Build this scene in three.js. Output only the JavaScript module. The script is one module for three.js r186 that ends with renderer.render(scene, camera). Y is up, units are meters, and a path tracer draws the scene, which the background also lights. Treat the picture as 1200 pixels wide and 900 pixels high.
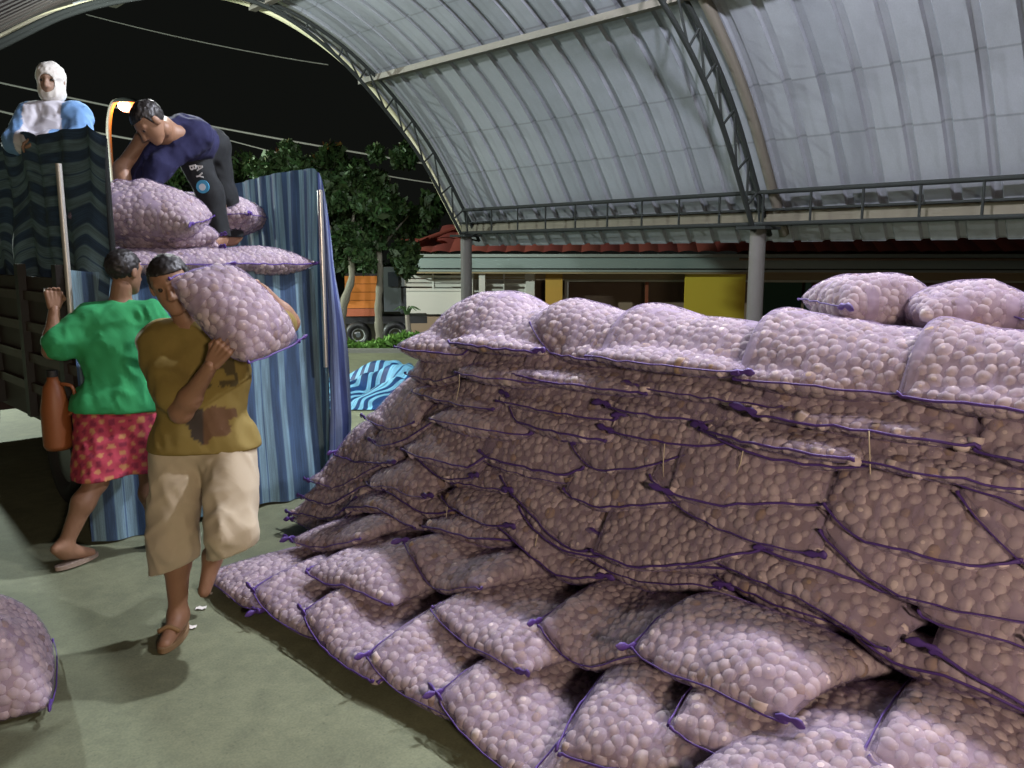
import * as THREE from 'three';
import { mergeGeometries } from 'three/addons/utils/BufferGeometryUtils.js';
import { TextGeometry } from 'three/addons/geometries/TextGeometry.js';
import { FontLoader } from 'three/addons/loaders/FontLoader.js';

// ---------------------------------------------------------------- camera, sky, moon, exposure
const scene = new THREE.Scene();
const camera = new THREE.PerspectiveCamera(50.69, 4 / 3, 0.1, 400);
camera.position.set(0, 1.65, 0);
camera.lookAt(0, 1.65 - 150 / 950 * 10, -10);
const renderer = new THREE.WebGLRenderer({ antialias: true });
renderer.toneMapping = THREE.LinearToneMapping;
renderer.toneMappingExposure = 1.2;
renderer.shadowMap.enabled = true;
const SKYW = 64, SKYH = 32, skyData = new Float32Array(SKYW * SKYH * 4);
for (let j = 0; j < SKYH; j++) for (let i = 0; i < SKYW; i++) {
  skyData.set([0.0042, 0.0046, 0.0040, 1], (j * SKYW + i) * 4);   // even night sky
}
const sky = new THREE.DataTexture(skyData, SKYW, SKYH, THREE.RGBAFormat, THREE.FloatType);
sky.mapping = THREE.EquirectangularReflectionMapping; sky.magFilter = THREE.LinearFilter; sky.needsUpdate = true;
scene.background = sky; scene.environment = sky;
const moon = new THREE.DirectionalLight(0xcfd8e8, 0.012);
moon.position.set(-30, 60, -40); moon.castShadow = true; moon.shadow.radius = 4;
Object.assign(moon.shadow.camera, { left: -25, right: 25, top: 25, bottom: -25, near: 1, far: 160 });
scene.add(moon, moon.target);
const LAMP = { ridge: 70, mouth: 45, near: 60, yard: 44, flood: 340, sodium: 14 };   // candela of each lamp; yard is the added fill behind the viewer

// ---------------------------------------------------------------- helpers
const V3 = (x, y, z) => new THREE.Vector3(x, y, z);
function rngOf(seed) { let a = seed >>> 0; return () => { a = (a + 0x6D2B79F5) | 0; let t = Math.imul(a ^ (a >>> 15), 1 | a); t = (t + Math.imul(t ^ (t >>> 7), 61 | t)) ^ t; return ((t ^ (t >>> 14)) >>> 0) / 4294967296; }; }
const rnd = rngOf(77);
const rr = (a, b) => a + (b - a) * rnd();
function hash3(x, y, z) { let h = Math.imul(x, 374761393) ^ Math.imul(y, 668265263) ^ Math.imul(z, 2147483647 - 1911); h = Math.imul(h ^ (h >>> 13), 1274126177); return ((h ^ (h >>> 16)) >>> 0) / 4294967296; }
function noise(x, y = 0, z = 0) {
  const i = Math.floor(x), j = Math.floor(y), k = Math.floor(z), f = x - i, g = y - j, h = z - k;
  const s = (t) => t * t * (3 - 2 * t), a = s(f), b = s(g), c = s(h), L = (p, q, t) => p + (q - p) * t;
  const c2 = (kk) => L(L(hash3(i, j, kk), hash3(i + 1, j, kk), a), L(hash3(i, j + 1, kk), hash3(i + 1, j + 1, kk), a), b);
  return L(c2(k), c2(k + 1), c) * 2 - 1;
}
const smooth = (a, b, x) => { const t = Math.min(1, Math.max(0, (x - a) / (b - a))); return t * t * (3 - 2 * t); };
// shed axes: u runs along the shed away to the left, v across it away to the right
const UX = -0.70274, UZ = -0.71145, VX = 0.71145, VZ = -0.70274;
const W = (u, v, h = 0) => V3(UX * u + VX * v, h, UZ * u + VZ * v);
const toUV = (x, z) => [UX * x + UZ * z, VX * x + VZ * z];
const yawOf = (p, q) => Math.atan2(-(q.z - p.z), q.x - p.x);         // turn that carries local x onto p -> q
const groundY = (z) => -0.75 * smooth(14.5, 19, -z);
const used = {};
function numbered(name) { const n = used[name] = (used[name] ?? -1) + 1; return n ? `${name}_${String(n).padStart(3, '0')}` : name; }
function tag(o, label, category, group, kind) {
  if (label) o.userData.label = label; if (category) o.userData.category = category;
  if (group) o.userData.group = group; if (kind) o.userData.kind = kind; return o;
}
function thing(name, label, category, p = V3(0, 0, 0), turn = 0, group) {
  const o = new THREE.Group(); o.name = numbered(name); o.position.copy(p); o.rotation.y = turn; scene.add(o);
  return tag(o, label, category, group);
}
function part(name, geo, mat, parent, kind) {
  const g = Array.isArray(geo) ? (geo.length > 1 ? mergeGeometries(geo.map(clean)) : geo[0]) : geo;
  const m = new THREE.Mesh(g, mat); m.name = name; m.castShadow = m.receiveShadow = true; parent.add(m);
  if (kind) m.userData.kind = kind; return m;
}
function clean(g) { const q = g.index ? g.toNonIndexed() : g.clone(); for (const k of Object.keys(q.attributes)) if (!['position', 'normal', 'uv'].includes(k)) q.deleteAttribute(k); if (!q.attributes.uv) q.setAttribute('uv', new THREE.BufferAttribute(new Float32Array(q.attributes.position.count * 2), 2)); return q; }
function box(w, h, d, x = 0, y = 0, z = 0, ry = 0, rx = 0, rz = 0) { const g = new THREE.BoxGeometry(w, h, d); g.rotateX(rx); g.rotateZ(rz); g.rotateY(ry); g.translate(x, y, z); return g; }
function bar(a, b, r, n = 6) {   // straight round bar
  const d = b.clone().sub(a), g = new THREE.CylinderGeometry(r, r, d.length(), n, 1);
  g.applyQuaternion(new THREE.Quaternion().setFromUnitVectors(V3(0, 1, 0), d.clone().normalize()));
  g.translate((a.x + b.x) / 2, (a.y + b.y) / 2, (a.z + b.z) / 2); return g;
}
function tube(pts, rad, radial = 6, flat = 1) {   // bent tube, radius a number or f(0..1), capped by shrinking ends
  const n = pts.length, pos = [], idx = [], uv = [], R = typeof rad === 'function' ? rad : () => rad;
  let side = null;
  for (let i = 0; i < n; i++) {
    const t = pts[Math.min(n - 1, i + 1)].clone().sub(pts[Math.max(0, i - 1)]).normalize();
    if (!side) side = Math.abs(t.y) > 0.9 ? V3(1, 0, 0) : V3(0, 1, 0);
    side = side.clone().sub(t.clone().multiplyScalar(side.dot(t))).normalize();
    const o = t.clone().cross(side), r = R(i / (n - 1));
    for (let k = 0; k < radial; k++) { const a = k / radial * Math.PI * 2, p = pts[i].clone().addScaledVector(side, Math.cos(a) * r).addScaledVector(o, Math.sin(a) * r * flat); pos.push(p.x, p.y, p.z); uv.push(k / radial, i / (n - 1)); }
  }
  for (let i = 0; i < n - 1; i++) for (let k = 0; k < radial; k++) { const a = i * radial + k, b = i * radial + (k + 1) % radial; idx.push(a, b, a + radial, b, b + radial, a + radial); }
  for (let k = 1; k < radial - 1; k++) { idx.push(0, k + 1, k); const e = (n - 1) * radial; idx.push(e, e + k, e + k + 1); }
  const g = new THREE.BufferGeometry(); g.setAttribute('position', new THREE.Float32BufferAttribute(pos, 3)); g.setAttribute('uv', new THREE.Float32BufferAttribute(uv, 2)); g.setIndex(idx); g.computeVertexNormals(); return g;
}
function sheet(nu, nv, f, closed = false) {   // grid surface from f(a, b) -> Vector3, a and b in 0..1; uv from f or 0..1
  const pos = [], uv = [], idx = [];
  for (let j = 0; j <= nv; j++) for (let i = 0; i <= nu; i++) { const p = f(i / nu, j / nv); pos.push(p.x, p.y, p.z); uv.push(p.s ?? i / nu, p.t ?? j / nv); }
  for (let j = 0; j < nv; j++) for (let i = 0; i < nu; i++) { const a = j * (nu + 1) + i, b = a + 1, c = a + nu + 1, d = c + 1; idx.push(a, b, c, b, d, c); }
  const g = new THREE.BufferGeometry(); g.setAttribute('position', new THREE.Float32BufferAttribute(pos, 3)); g.setAttribute('uv', new THREE.Float32BufferAttribute(uv, 2)); g.setIndex(idx); g.computeVertexNormals(); return g;
}
function spline(pts, n) { return new THREE.CatmullRomCurve3(pts).getPoints(n); }
function rgbTex(w, h, f, srgb = true) {   // f(x, y) in pixels -> [r, g, b] 0..255
  const d = new Uint8Array(w * h * 4);
  for (let y = 0; y < h; y++) for (let x = 0; x < w; x++) { const c = f(x, y); d.set([c[0], c[1], c[2], 255], (y * w + x) * 4); }
  const t = new THREE.DataTexture(d, w, h); t.wrapS = t.wrapT = THREE.MirroredRepeatWrapping; t.magFilter = THREE.LinearFilter; t.minFilter = THREE.LinearMipmapLinearFilter; t.generateMipmaps = true;
  if (srgb) t.colorSpace = THREE.SRGBColorSpace; t.needsUpdate = true; return t;
}
const lin = (r, g, b) => new THREE.Color().setRGB(r, g, b);
const mat = (r, g, b, rough = 0.8, extra = {}) => new THREE.MeshStandardMaterial({ color: lin(r, g, b), roughness: rough, ...extra });
const ORD = ['', 'first', 'second', 'third', 'fourth', 'fifth', 'sixth', 'seventh', 'eighth', 'ninth', 'tenth', 'eleventh', 'twelfth', 'thirteenth'];

// ---------------------------------------------------------------- materials
const grain = rgbTex(256, 256, (x, y) => { const v = 128 + 46 * noise(x / 3, y / 3) + 40 * noise(x / 17, y / 17, 4) + 30 * (hash3(x, y, 9) - 0.5); return [v, v, v]; }, false);
const concreteTex = rgbTex(512, 512, (x, y) => {
  const wr = (s, k) => noise(x / s, y / s, k), st = smooth(0.15, 0.9, wr(60, 1) * 0.7 + wr(22, 2) * 0.5), sp = hash3(x, y, 3) > 0.99 ? -16 : 0;
  const b = 108 + 7 * wr(90, 5) + 6 * wr(9, 6) + 14 * (hash3(x, y, 7) - 0.5) - 7 * st + sp;
  return [b - 1, b + 4, b * 0.80];
});
const M = {
  concrete: new THREE.MeshStandardMaterial({ map: concreteTex, roughness: 0.86, bumpMap: grain, bumpScale: 0.002 }),
  earth: mat(0.10, 0.10, 0.065, 0.95),
  steel: new THREE.MeshPhysicalMaterial({ color: lin(0.014, 0.016, 0.015), roughness: 0.9, specularIntensity: 0.3 }),
  paleSteel: mat(0.085, 0.075, 0.06, 0.6, { bumpMap: grain, bumpScale: 0.001 }),
  postGrey: mat(0.065, 0.06, 0.055, 0.75, { bumpMap: grain, bumpScale: 0.002 }),
  trim: mat(0.62, 0.60, 0.40, 0.6),
  hem: mat(0.07, 0.03, 0.19, 0.6),
};

// ---------------------------------------------------------------- ground
{
  const g = sheet(60, 60, (a, b) => { const x = (a - 0.5) * 300, z = 20 - Math.pow(b, 2.2) * 260; return Object.assign(V3(x, groundY(z) - 0.006, z), { s: x, t: z }); });
  const gr = part('ground', g, M.earth, scene); gr.userData.kind = 'structure';
  const f = sheet(8, 30, (a, b) => { const x = -14 + a * 30, z = 8 - b * 22.2; return Object.assign(V3(x, groundY(z), z), { s: x / 2.7, t: z / 2.7 }); });
  const fl = part('concrete_floor', f, M.concrete, scene); fl.userData.kind = 'structure';
}

// ---------------------------------------------------------------- the shed: barrel roof on arched trusses
const PROFILE = [[8.5, 1.80], [8.15, 2.32], [7.5, 3.22], [6.8, 3.88], [6.1, 4.33], [5.3, 4.62], [4.6, 4.68], [3.75, 4.5], [2.85, 4.14], [2.2, 3.72], [1.3, 3.12], [0.3, 2.55], [-0.9, 2.05]];
const profCurve = new THREE.CatmullRomCurve3(PROFILE.map(([v, h]) => V3(v, h, 0)), false, 'centripetal');
const profPts = profCurve.getSpacedPoints(160);
const TU = [9.17, 4.44, -0.29];                                      // trusses along the shed
function profAt(k) { const i = Math.min(159.999, Math.max(0, k * 160)), a = Math.floor(i), p = profPts[a].clone().lerp(profPts[a + 1], i - a), d = profPts[a + 1].clone().sub(profPts[a]).normalize(); return { v: p.x, h: p.y, nv: -d.y * -1, nh: d.x * -1, d }; }
function profIn(k, off) { const q = profAt(k), n = { v: q.d.y, h: -q.d.x }; const s = n.h < 0 ? 1 : -1; return [q.v + n.v * off * s, q.h + n.h * off * s]; }   // off metres towards the inside
const shed = thing('market_shed', 'long open shed with a ribbed barrel roof on steel arch trusses over the sacks', 'shed');
{
  const roofMat = (k) => new THREE.MeshStandardMaterial({ color: lin(0.225 + k, 0.238 + k, 0.268 + k), roughness: 0.42, metalness: 0.15, bumpMap: foilBump, bumpScale: 0.0012, map: foilTex });
  const foilTex = rgbTex(64, 256, (x, y) => { const j = (y % 64 < 2) ? -34 : 0, b = 232 + 5 * noise(x / 9, y / 13, 2) + 10 * (hash3(x, y, 1) - 0.5) + j - 10 * smooth(0.35, 0.8, noise(x / 14, y / 30, 8)); return [b, b, b]; });
  const foilBump = rgbTex(64, 256, (x, y) => { const b = 128 + 40 * noise(x / 12, y / 12, 5) + 30 * noise(x / 4, y / 4, 6) + (y % 64 < 3 ? 60 : 0); return [b, b, b]; }, false);
  const mats = [roofMat(0), roofMat(0.015), roofMat(-0.015), roofMat(0.008)];
  const dark = mat(0.022, 0.017, 0.013, 0.95);  // shade of the near roof half, put into the base colour
  const K = 0.60;                                                    // pale sheets run from the far eave over the ridge; sheets coloured dark to look unlit from there to the near eave
  // section of a sheet across the ribs: [u offset, rise]
  const pitch = 0.33, sec = [[0.0, 0.0], [0.235, 0.004], [0.252, 0.034], [0.312, 0.034], [0.33, 0.0]];
  const strip = (k0, k1, n) => {
    const pos = [], uv = [], idx = [];
    for (let j = 0; j <= n; j++) { const k = k0 + (k1 - k0) * j / n; for (const [du, rise] of sec) { const [v, h] = profIn(k, -rise), p = W(du, v, h); pos.push(p.x, p.y, p.z); uv.push(du / pitch, k * 7.5 / 2.4 * 1.5); } }
    const m = sec.length; for (let j = 0; j < n; j++) for (let i = 0; i < m - 1; i++) { const a = j * m + i; idx.push(a, a + m, a + 1, a + 1, a + m, a + m + 1); }
    const g = new THREE.BufferGeometry(); g.setAttribute('position', new THREE.Float32BufferAttribute(pos, 3)); g.setAttribute('uv', new THREE.Float32BufferAttribute(uv, 2)); g.setIndex(idx); g.computeVertexNormals(); return clean(g);
  };
  const smoothStrip = strip(0, K, 56), shadeTonedStrip = strip(K, 1, 18);
  for (const g of [smoothStrip, shadeTonedStrip]) g.computeVertexNormals();
  const nPan = 38;
  for (let i = 0; i < nPan; i++) {
    const u = 9.52 - (i + 1) * pitch, d = W(u, 0, 0);
    const a = part('roof_panel', smoothStrip, mats[(i * 7 + (i >> 2)) % 4], shed); a.position.copy(d); a.position.y += 0.0015 * (i % 2);
    const b = part('shade_toned_roof_panel', shadeTonedStrip, dark, shed); b.position.copy(d); b.position.y += 0.0015 * (i % 2);
    b.userData.label = 'roof sheet coloured dark to look unlit';
  }
  // pale trim along the rim of the roof at the open end
  const rim = []; for (let j = 0; j <= 70; j++) { const [v, h] = profIn(j / 70 * 0.86, 0.03); rim.push(W(9.54, v, h)); }
  part('rim_trim', tube(rim, 0.045, 6), M.trim, shed);
  // trusses
  TU.forEach((u, n) => {
    const outer = [], inner = [];
    for (let j = 0; j <= 80; j++) { const k = 0.012 + j / 80 * 0.97; let q = profIn(k, 0.075); outer.push(W(u, q[0], q[1])); q = profIn(k, n ? 0.35 : 0.32 - 0.21 * smooth(0.2, 0.48, k)); inner.push(W(u, q[0], Math.max(q[1], 1.9))); }
    inner.length = n ? 50 : 68; outer.length = n ? 56 : 81; const t = part('arch_truss', tube(outer, 0.026, 6), M.steel, shed); part('inner_chord', tube(inner, 0.026, 6), M.steel, t);
    const S = 22; for (let j = 0; j < 13; j++) { const at = (m, arr) => arr[Math.min(arr.length - 1, Math.round(m / S * 80))]; part('brace', bar(at(j, outer), at(j, inner), 0.013), M.steel, t); part('brace', bar(at(j, inner), at(j + 1, outer), 0.013), M.steel, t); }
    if (n === 1) { const pl = []; for (let j = 0; j <= 60; j++) { const q = profIn(0.01 + j / 60 * 0.7, 0.03); pl.push(W(u - 0.14, q[0], q[1])); } part('ridge_flashing', tube(pl, (s) => 0.055, 5), M.paleSteel, shed); }
    for (const v of [8.1]) { const base = W(u, v, 0), gy = groundY(base.z); const p = part('post', bar(base.clone().setY(gy), base.clone().setY(1.93), 0.085, 14), M.postGrey, shed); part('cap_plate', box(0.34, 0.03, 0.34, base.x, 1.945, base.z, yawOf(W(0, 0), W(1, 0))), M.steel, p); }
  });
  // purlins
  for (const [v, off] of [[6.62, 0.05], [5.05, 0.05], [3.4, 0.05]]) {
    let k = 0; while (profAt(k).v > v && k < 1) k += 0.001; const [pv, ph] = profIn(k, off + 0.02);
    const yaw = yawOf(W(0, 0), W(1, 0)), mid = W(3.2, pv, ph); part('purlin', box(12.7, 0.07, 0.09, mid.x, mid.y, mid.z, yaw), M.paleSteel, shed);
  }
  // eave girder: two rails with struts, a wide tan beam behind
  const yaw = yawOf(W(0, 0), W(1, 0));
  for (const h of [1.985, 2.315]) part('eave_rail', bar(W(9.2, 8.06, h), W(-3, 8.06, h), 0.024), M.steel, shed);
  for (let i = 0; i < 23; i++) { const u = 9.1 - i * 0.525; part('eave_strut', bar(W(u, 8.06, 1.985), W(u, 8.06, 2.315), 0.013), M.steel, shed); }
  const bm = W(3.2, 8.24, 2.06); part('eave_beam', box(12.4, 0.13, 0.05, bm.x, bm.y, bm.z, yaw), mat(0.075, 0.066, 0.045, 0.8, { bumpMap: grain, bumpScale: 0.003 }), shed);
  const lip = W(3.2, 8.21, 2.14); part('eave_angle', box(12.4, 0.022, 0.1, lip.x, lip.y, lip.z, yaw), M.steel, shed);
}
// lamps under the ridge (above the frame): cage bulb on a short drop rod
function lamp(label, u, v, drop, cd, color, soft = 3.5) {
  let k = 0; while (profAt(k).v > v && k < 1) k += 0.001; const [, h] = profIn(k, 0.02); const p = W(u, v, h - drop);
  const t = thing('hanging_lamp', label, 'lamp', p);
  part('socket', new THREE.CylinderGeometry(0.03, 0.035, 0.08, 12).translate(0, 0.09, 0), mat(0.6, 0.6, 0.58, 0.4), t);
  part('drop_rod', bar(V3(0, 0.12, 0), V3(0, drop, 0), 0.008), M.steel, t);
  const b = part('bulb', new THREE.SphereGeometry(0.055, 16, 12), new THREE.MeshStandardMaterial({ color: 0xffffff, emissive: color, emissiveIntensity: 12, roughness: 0.4 }), t);
  const L = new THREE.PointLight(color, cd); L.castShadow = true; L.shadow.radius = soft; t.add(L); L.position.set(0, 0, 0);
  return t;
}
lamp('white lamp hanging under the ridge above the pile of sacks', 3.1, 4.35, 0.1, LAMP.ridge, 0xf0f2ff);
lamp('white lamp under the roof at the open end above the truck', 7.9, 3.5, 0.12, LAMP.mouth, 0xeef6f2);
lamp('white lamp hanging under the near end of the ridge', -0.8, 4.35, 0.1, LAMP.near, 0xf3f0ff);
lamp('added warm fill lamp behind the viewer, brightening the shaded front of the pile', -2.4, -0.6, 0.1, LAMP.yard, 0xffe4cc, 10);  // added fill light, out of view, lifts the shaded pile face

// ---------------------------------------------------------------- garlic sacks
const bagMat = new THREE.MeshPhysicalMaterial({ color: lin(0.31, 0.235, 0.25), roughness: 0.85, sheen: 1, sheenColor: lin(0.16, 0.10, 0.40), sheenRoughness: 0.45 });
const bulbMat = new THREE.MeshPhysicalMaterial({ vertexColors: true, roughness: 0.8, sheen: 1, sheenColor: lin(0.16, 0.11, 0.36), sheenRoughness: 0.4 });
const veilTex = rgbTex(256, 256, (x, y) => { const v = 92 + 34 * noise(x / 20, y / 9, 2) + 26 * noise(x / 6, y / 6, 5) + 60 * smooth(0.3, 0.8, noise(x / 44, y / 30, 8)); return [v, v, v]; }, false);
veilTex.repeat.set(2.2, 2.2);
const netMat = new THREE.MeshPhysicalMaterial({ color: lin(0.30, 0.235, 0.33), roughness: 0.9, transparent: true, opacity: 1, alphaMap: veilTex, sheen: 1, sheenColor: lin(0.20, 0.13, 0.5), sheenRoughness: 0.5 });
function inflate(g, d) { const q = g.clone(), p = q.attributes.position, n = q.attributes.normal; for (let i = 0; i < p.count; i++) p.setXYZ(i, p.getX(i) + n.getX(i) * d, p.getY(i) + n.getY(i) * d, p.getZ(i) + n.getZ(i) * d); return q; }
const bulbMats = [[0.50, 0.42, 0.40], [0.45, 0.37, 0.36], [0.56, 0.48, 0.45], [0.47, 0.40, 0.41], [0.40, 0.32, 0.31]].map(([r, g, b]) => new THREE.MeshPhysicalMaterial({ color: lin(r, g, b), roughness: 0.8, sheen: 1, sheenColor: lin(0.16, 0.11, 0.36), sheenRoughness: 0.4 }));
const NS = 30, NT = 20, par = (i, n) => Math.sin((i / n - 0.5) * Math.PI);
const sacks = [];                                                     // every sack of the pile, for finding what shows
const plan = (o, t) => 1 - (o.round ?? 0.05) * Math.pow(Math.abs(t), 3);   // ends bow outwards, corners drawn in
function shapeSack(o) {
  const { L, W: wd, T, B, seed } = o, top = [], bot = [];
  for (let j = 0; j <= NT; j++) for (let i = 0; i <= NS; i++) {
    const s = par(i, NS), t = par(j, NT), x = s * L / 2 * plan(o, t), z = t * wd / 2;
    const lump = 1 + 0.13 * noise(x * 6 + seed * 3.1, z * 6, seed) + 0.06 * noise(x * 14, z * 14, seed + 5);
    const th = T * Math.pow(Math.max(0, 1 - Math.pow(Math.abs(s), o.ps ?? 3.4)), 0.52) * Math.pow(Math.max(0, 1 - Math.pow(Math.abs(t), o.pt ?? 2.2)), 0.52) * lump;
    const b = B(x, z) + (T - Math.min(T, th)) * (o.lift ?? 0.5); bot.push(b); top.push(b + th);
  }
  return { ...o, top, bot };
}
const idxOf = (q, n) => Math.min(n - 1e-6, Math.max(0, (Math.asin(Math.min(1, Math.max(-1, q))) / Math.PI + 0.5) * n));
function between(S, x, z) {   // [bottom, top] of a sack at local x, z
  const t = z / (S.W / 2), s = x / (S.L / 2 * plan(S, Math.min(1, Math.abs(t)))); if (Math.abs(s) >= 1 || Math.abs(t) >= 1) return null;
  const a = idxOf(s, NS), b = idxOf(t, NT), i = Math.floor(a), j = Math.floor(b), f = a - i, g = b - j, n = NS + 1;
  const L4 = (A) => (A[j * n + i] * (1 - f) + A[j * n + i + 1] * f) * (1 - g) + (A[(j + 1) * n + i] * (1 - f) + A[(j + 1) * n + i + 1] * f) * g;
  return [L4(S.bot), L4(S.top)];
}
function sackMesh(S) {
  const n = NS + 1, pos = [], idx = [], uv = [];
  const X = (i, j) => par(i, NS) * S.L / 2 * plan(S, par(j, NT)), Z = (j) => par(j, NT) * S.W / 2, bend = S.bend ?? ((p) => p);
  const put = (i, j, y) => { const p = bend(V3(X(i, j), y, Z(j))); pos.push(p.x, p.y, p.z); uv.push(X(i, j), Z(j)); return pos.length / 3 - 1; };
  const tI = [], bI = [];
  for (let j = 0; j <= NT; j++) for (let i = 0; i <= NS; i++) { const q = j * n + i; tI.push(put(i, j, S.top[q])); bI.push(i === 0 || j === 0 || i === NS || j === NT ? tI[q] : put(i, j, S.bot[q])); }
  for (let j = 0; j < NT; j++) for (let i = 0; i < NS; i++) { const a = j * n + i, b = a + 1, c = a + n, d = c + 1; idx.push(tI[a], tI[c], tI[b], tI[b], tI[c], tI[d]); idx.push(bI[a], bI[b], bI[c], bI[b], bI[d], bI[c]); }
  const g = new THREE.BufferGeometry(); g.setAttribute('position', new THREE.Float32BufferAttribute(pos, 3)); g.setAttribute('uv', new THREE.Float32BufferAttribute(uv, 2)); g.setIndex(idx); g.computeVertexNormals(); return g;
}
// one garlic bulb seen through the net: the outer part of a flattened, slightly pointed ball
const ballGeo = (a, b) => { const g = new THREE.SphereGeometry(1, a, b, 0, Math.PI * 2, 0, Math.PI * 0.6); const p = g.attributes.position; for (let i = 0; i < p.count; i++) { const y = p.getY(i); if (y > 0.95) p.setY(i, 1.06); } return g; };
const bulbGeo = ballGeo(8, 3), bulbGeoNear = ballGeo(12, 5);
const bulbPos = bulbGeo.attributes.position.array, bulbNor = bulbGeo.attributes.normal.array, bulbIdx = bulbGeo.index.array;
function scatterBulbs(g, R, shows, dist, r0, r1) {   // bulbs spread over a bag, only where shows(point, normal)
  const p = g.attributes.position, ix = g.index.array, A = V3(), B = V3(), C = V3(), N = V3(), nT = ix.length / 3, cum = new Float32Array(nT); let sum = 0;
  for (let k = 0; k < nT; k++) { A.fromBufferAttribute(p, ix[k * 3]); B.fromBufferAttribute(p, ix[k * 3 + 1]).sub(A); C.fromBufferAttribute(p, ix[k * 3 + 2]).sub(A); sum += B.cross(C).length() / 2; cum[k] = sum; }
  const tries = Math.min(9000, Math.round(sum / (dist * dist) * 9)), cells = new Map(), out = [], key = (x, y, z) => Math.floor(x / dist) * 73856093 ^ Math.floor(y / dist) * 19349663 ^ Math.floor(z / dist) * 83492791;
  for (let q = 0; q < tries; q++) {
    const w = R() * sum; let lo = 0, hi = nT - 1; while (lo < hi) { const m = (lo + hi) >> 1; if (cum[m] < w) lo = m + 1; else hi = m; }
    A.fromBufferAttribute(p, ix[lo * 3]); B.fromBufferAttribute(p, ix[lo * 3 + 1]).sub(A); C.fromBufferAttribute(p, ix[lo * 3 + 2]).sub(A);
    let a = R(), b = R(); if (a + b > 1) { a = 1 - a; b = 1 - b; } const pt = A.clone().addScaledVector(B, a).addScaledVector(C, b); N.copy(B).cross(C).normalize();
    let near = false; for (let dx = -1; dx <= 1 && !near; dx++) for (let dy = -1; dy <= 1 && !near; dy++) for (let dz = -1; dz <= 1; dz++) { const c = cells.get(key(pt.x + dx * dist, pt.y + dy * dist, pt.z + dz * dist)); if (c && c.some((o) => o.distanceToSquared(pt) < dist * dist)) { near = true; break; } }
    if (near) continue; const k = key(pt.x, pt.y, pt.z); if (!cells.has(k)) cells.set(k, []); cells.get(k).push(pt);
    if (!shows(pt, N)) continue;
    out.push({ p: pt, n: N.clone(), r: (r0 + (r1 - r0) * R()) * (R() < 0.12 ? 1.22 : R() < 0.15 ? 0.8 : 1), c: R(), spin: R() * 6.28, sq: 0.8 + 0.35 * R() });
  }
  return out;
}
const up = V3(0, 1, 0);
function bulbMatrix(b) {
  const q = new THREE.Quaternion().setFromUnitVectors(up, b.n).multiply(new THREE.Quaternion().setFromAxisAngle(up, b.spin));
  return new THREE.Matrix4().compose(b.p.clone().addScaledVector(b.n, -b.r * 0.40), q, V3(b.r * b.sq, b.r * 0.86, b.r / Math.sqrt(b.sq)));
}
function bulbMesh(list, tone = 0) {
  const nv = bulbPos.length / 3, P = new Float32Array(list.length * nv * 3), Nn = new Float32Array(P.length), Cc = new Float32Array(P.length), I = new Uint32Array(list.length * bulbIdx.length), v = V3(), nm = new THREE.Matrix3();
  list.forEach((b, q) => {
    const m = bulbMatrix(b); nm.getNormalMatrix(m);
    const k = 0.8 + 0.4 * b.c, old = hash3(Math.floor(b.c * 9999), 3, 1) > 0.93 ? 0.62 : 1, col = [0.50 * k * old, 0.415 * k * old * (old < 1 ? 0.85 : 1), 0.41 * k * old * (old < 1 ? 0.6 : 1) + tone];
    for (let i = 0; i < nv; i++) { v.fromArray(bulbPos, i * 3).applyMatrix4(m).toArray(P, (q * nv + i) * 3); v.fromArray(bulbNor, i * 3).applyMatrix3(nm).normalize().toArray(Nn, (q * nv + i) * 3); Cc.set(col, (q * nv + i) * 3); }
    for (let i = 0; i < bulbIdx.length; i++) I[q * bulbIdx.length + i] = bulbIdx[i] + q * nv;
  });
  const g = new THREE.BufferGeometry(); g.setAttribute('position', new THREE.BufferAttribute(P, 3)); g.setAttribute('normal', new THREE.BufferAttribute(Nn, 3)); g.setAttribute('color', new THREE.BufferAttribute(Cc, 3)); g.setIndex(new THREE.BufferAttribute(I, 1)); return g;
}
function edgeLine(S, which, out = 0.022) {   // points along the end (x = +1, -1) or a side (z = +1, -1) of a sack
  const n = NS + 1, pts = [], bend = S.bend ?? ((p) => p);
  if (which[0] === 'x') { const i = which[1] === '+' ? NS : 0; for (let j = 0; j <= NT; j++) pts.push(bend(V3(par(i, NS) * (S.L / 2 * plan(S, par(j, NT)) + out), S.top[j * n + i] + 0.006 * noise(j * 0.9, S.seed, 3), par(j, NT) * (S.W / 2 + 0.01)))); }
  else { const j = which[1] === '+' ? NT : 0; for (let i = 0; i <= NS; i++) pts.push(bend(V3(par(i, NS) * (S.L / 2 * plan(S, 1) + 0.01), S.top[j * n + i] + 0.006 * noise(i * 0.9, S.seed, 4), par(j, NT) * (S.W / 2 + out)))); }
  return pts;
}
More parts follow.
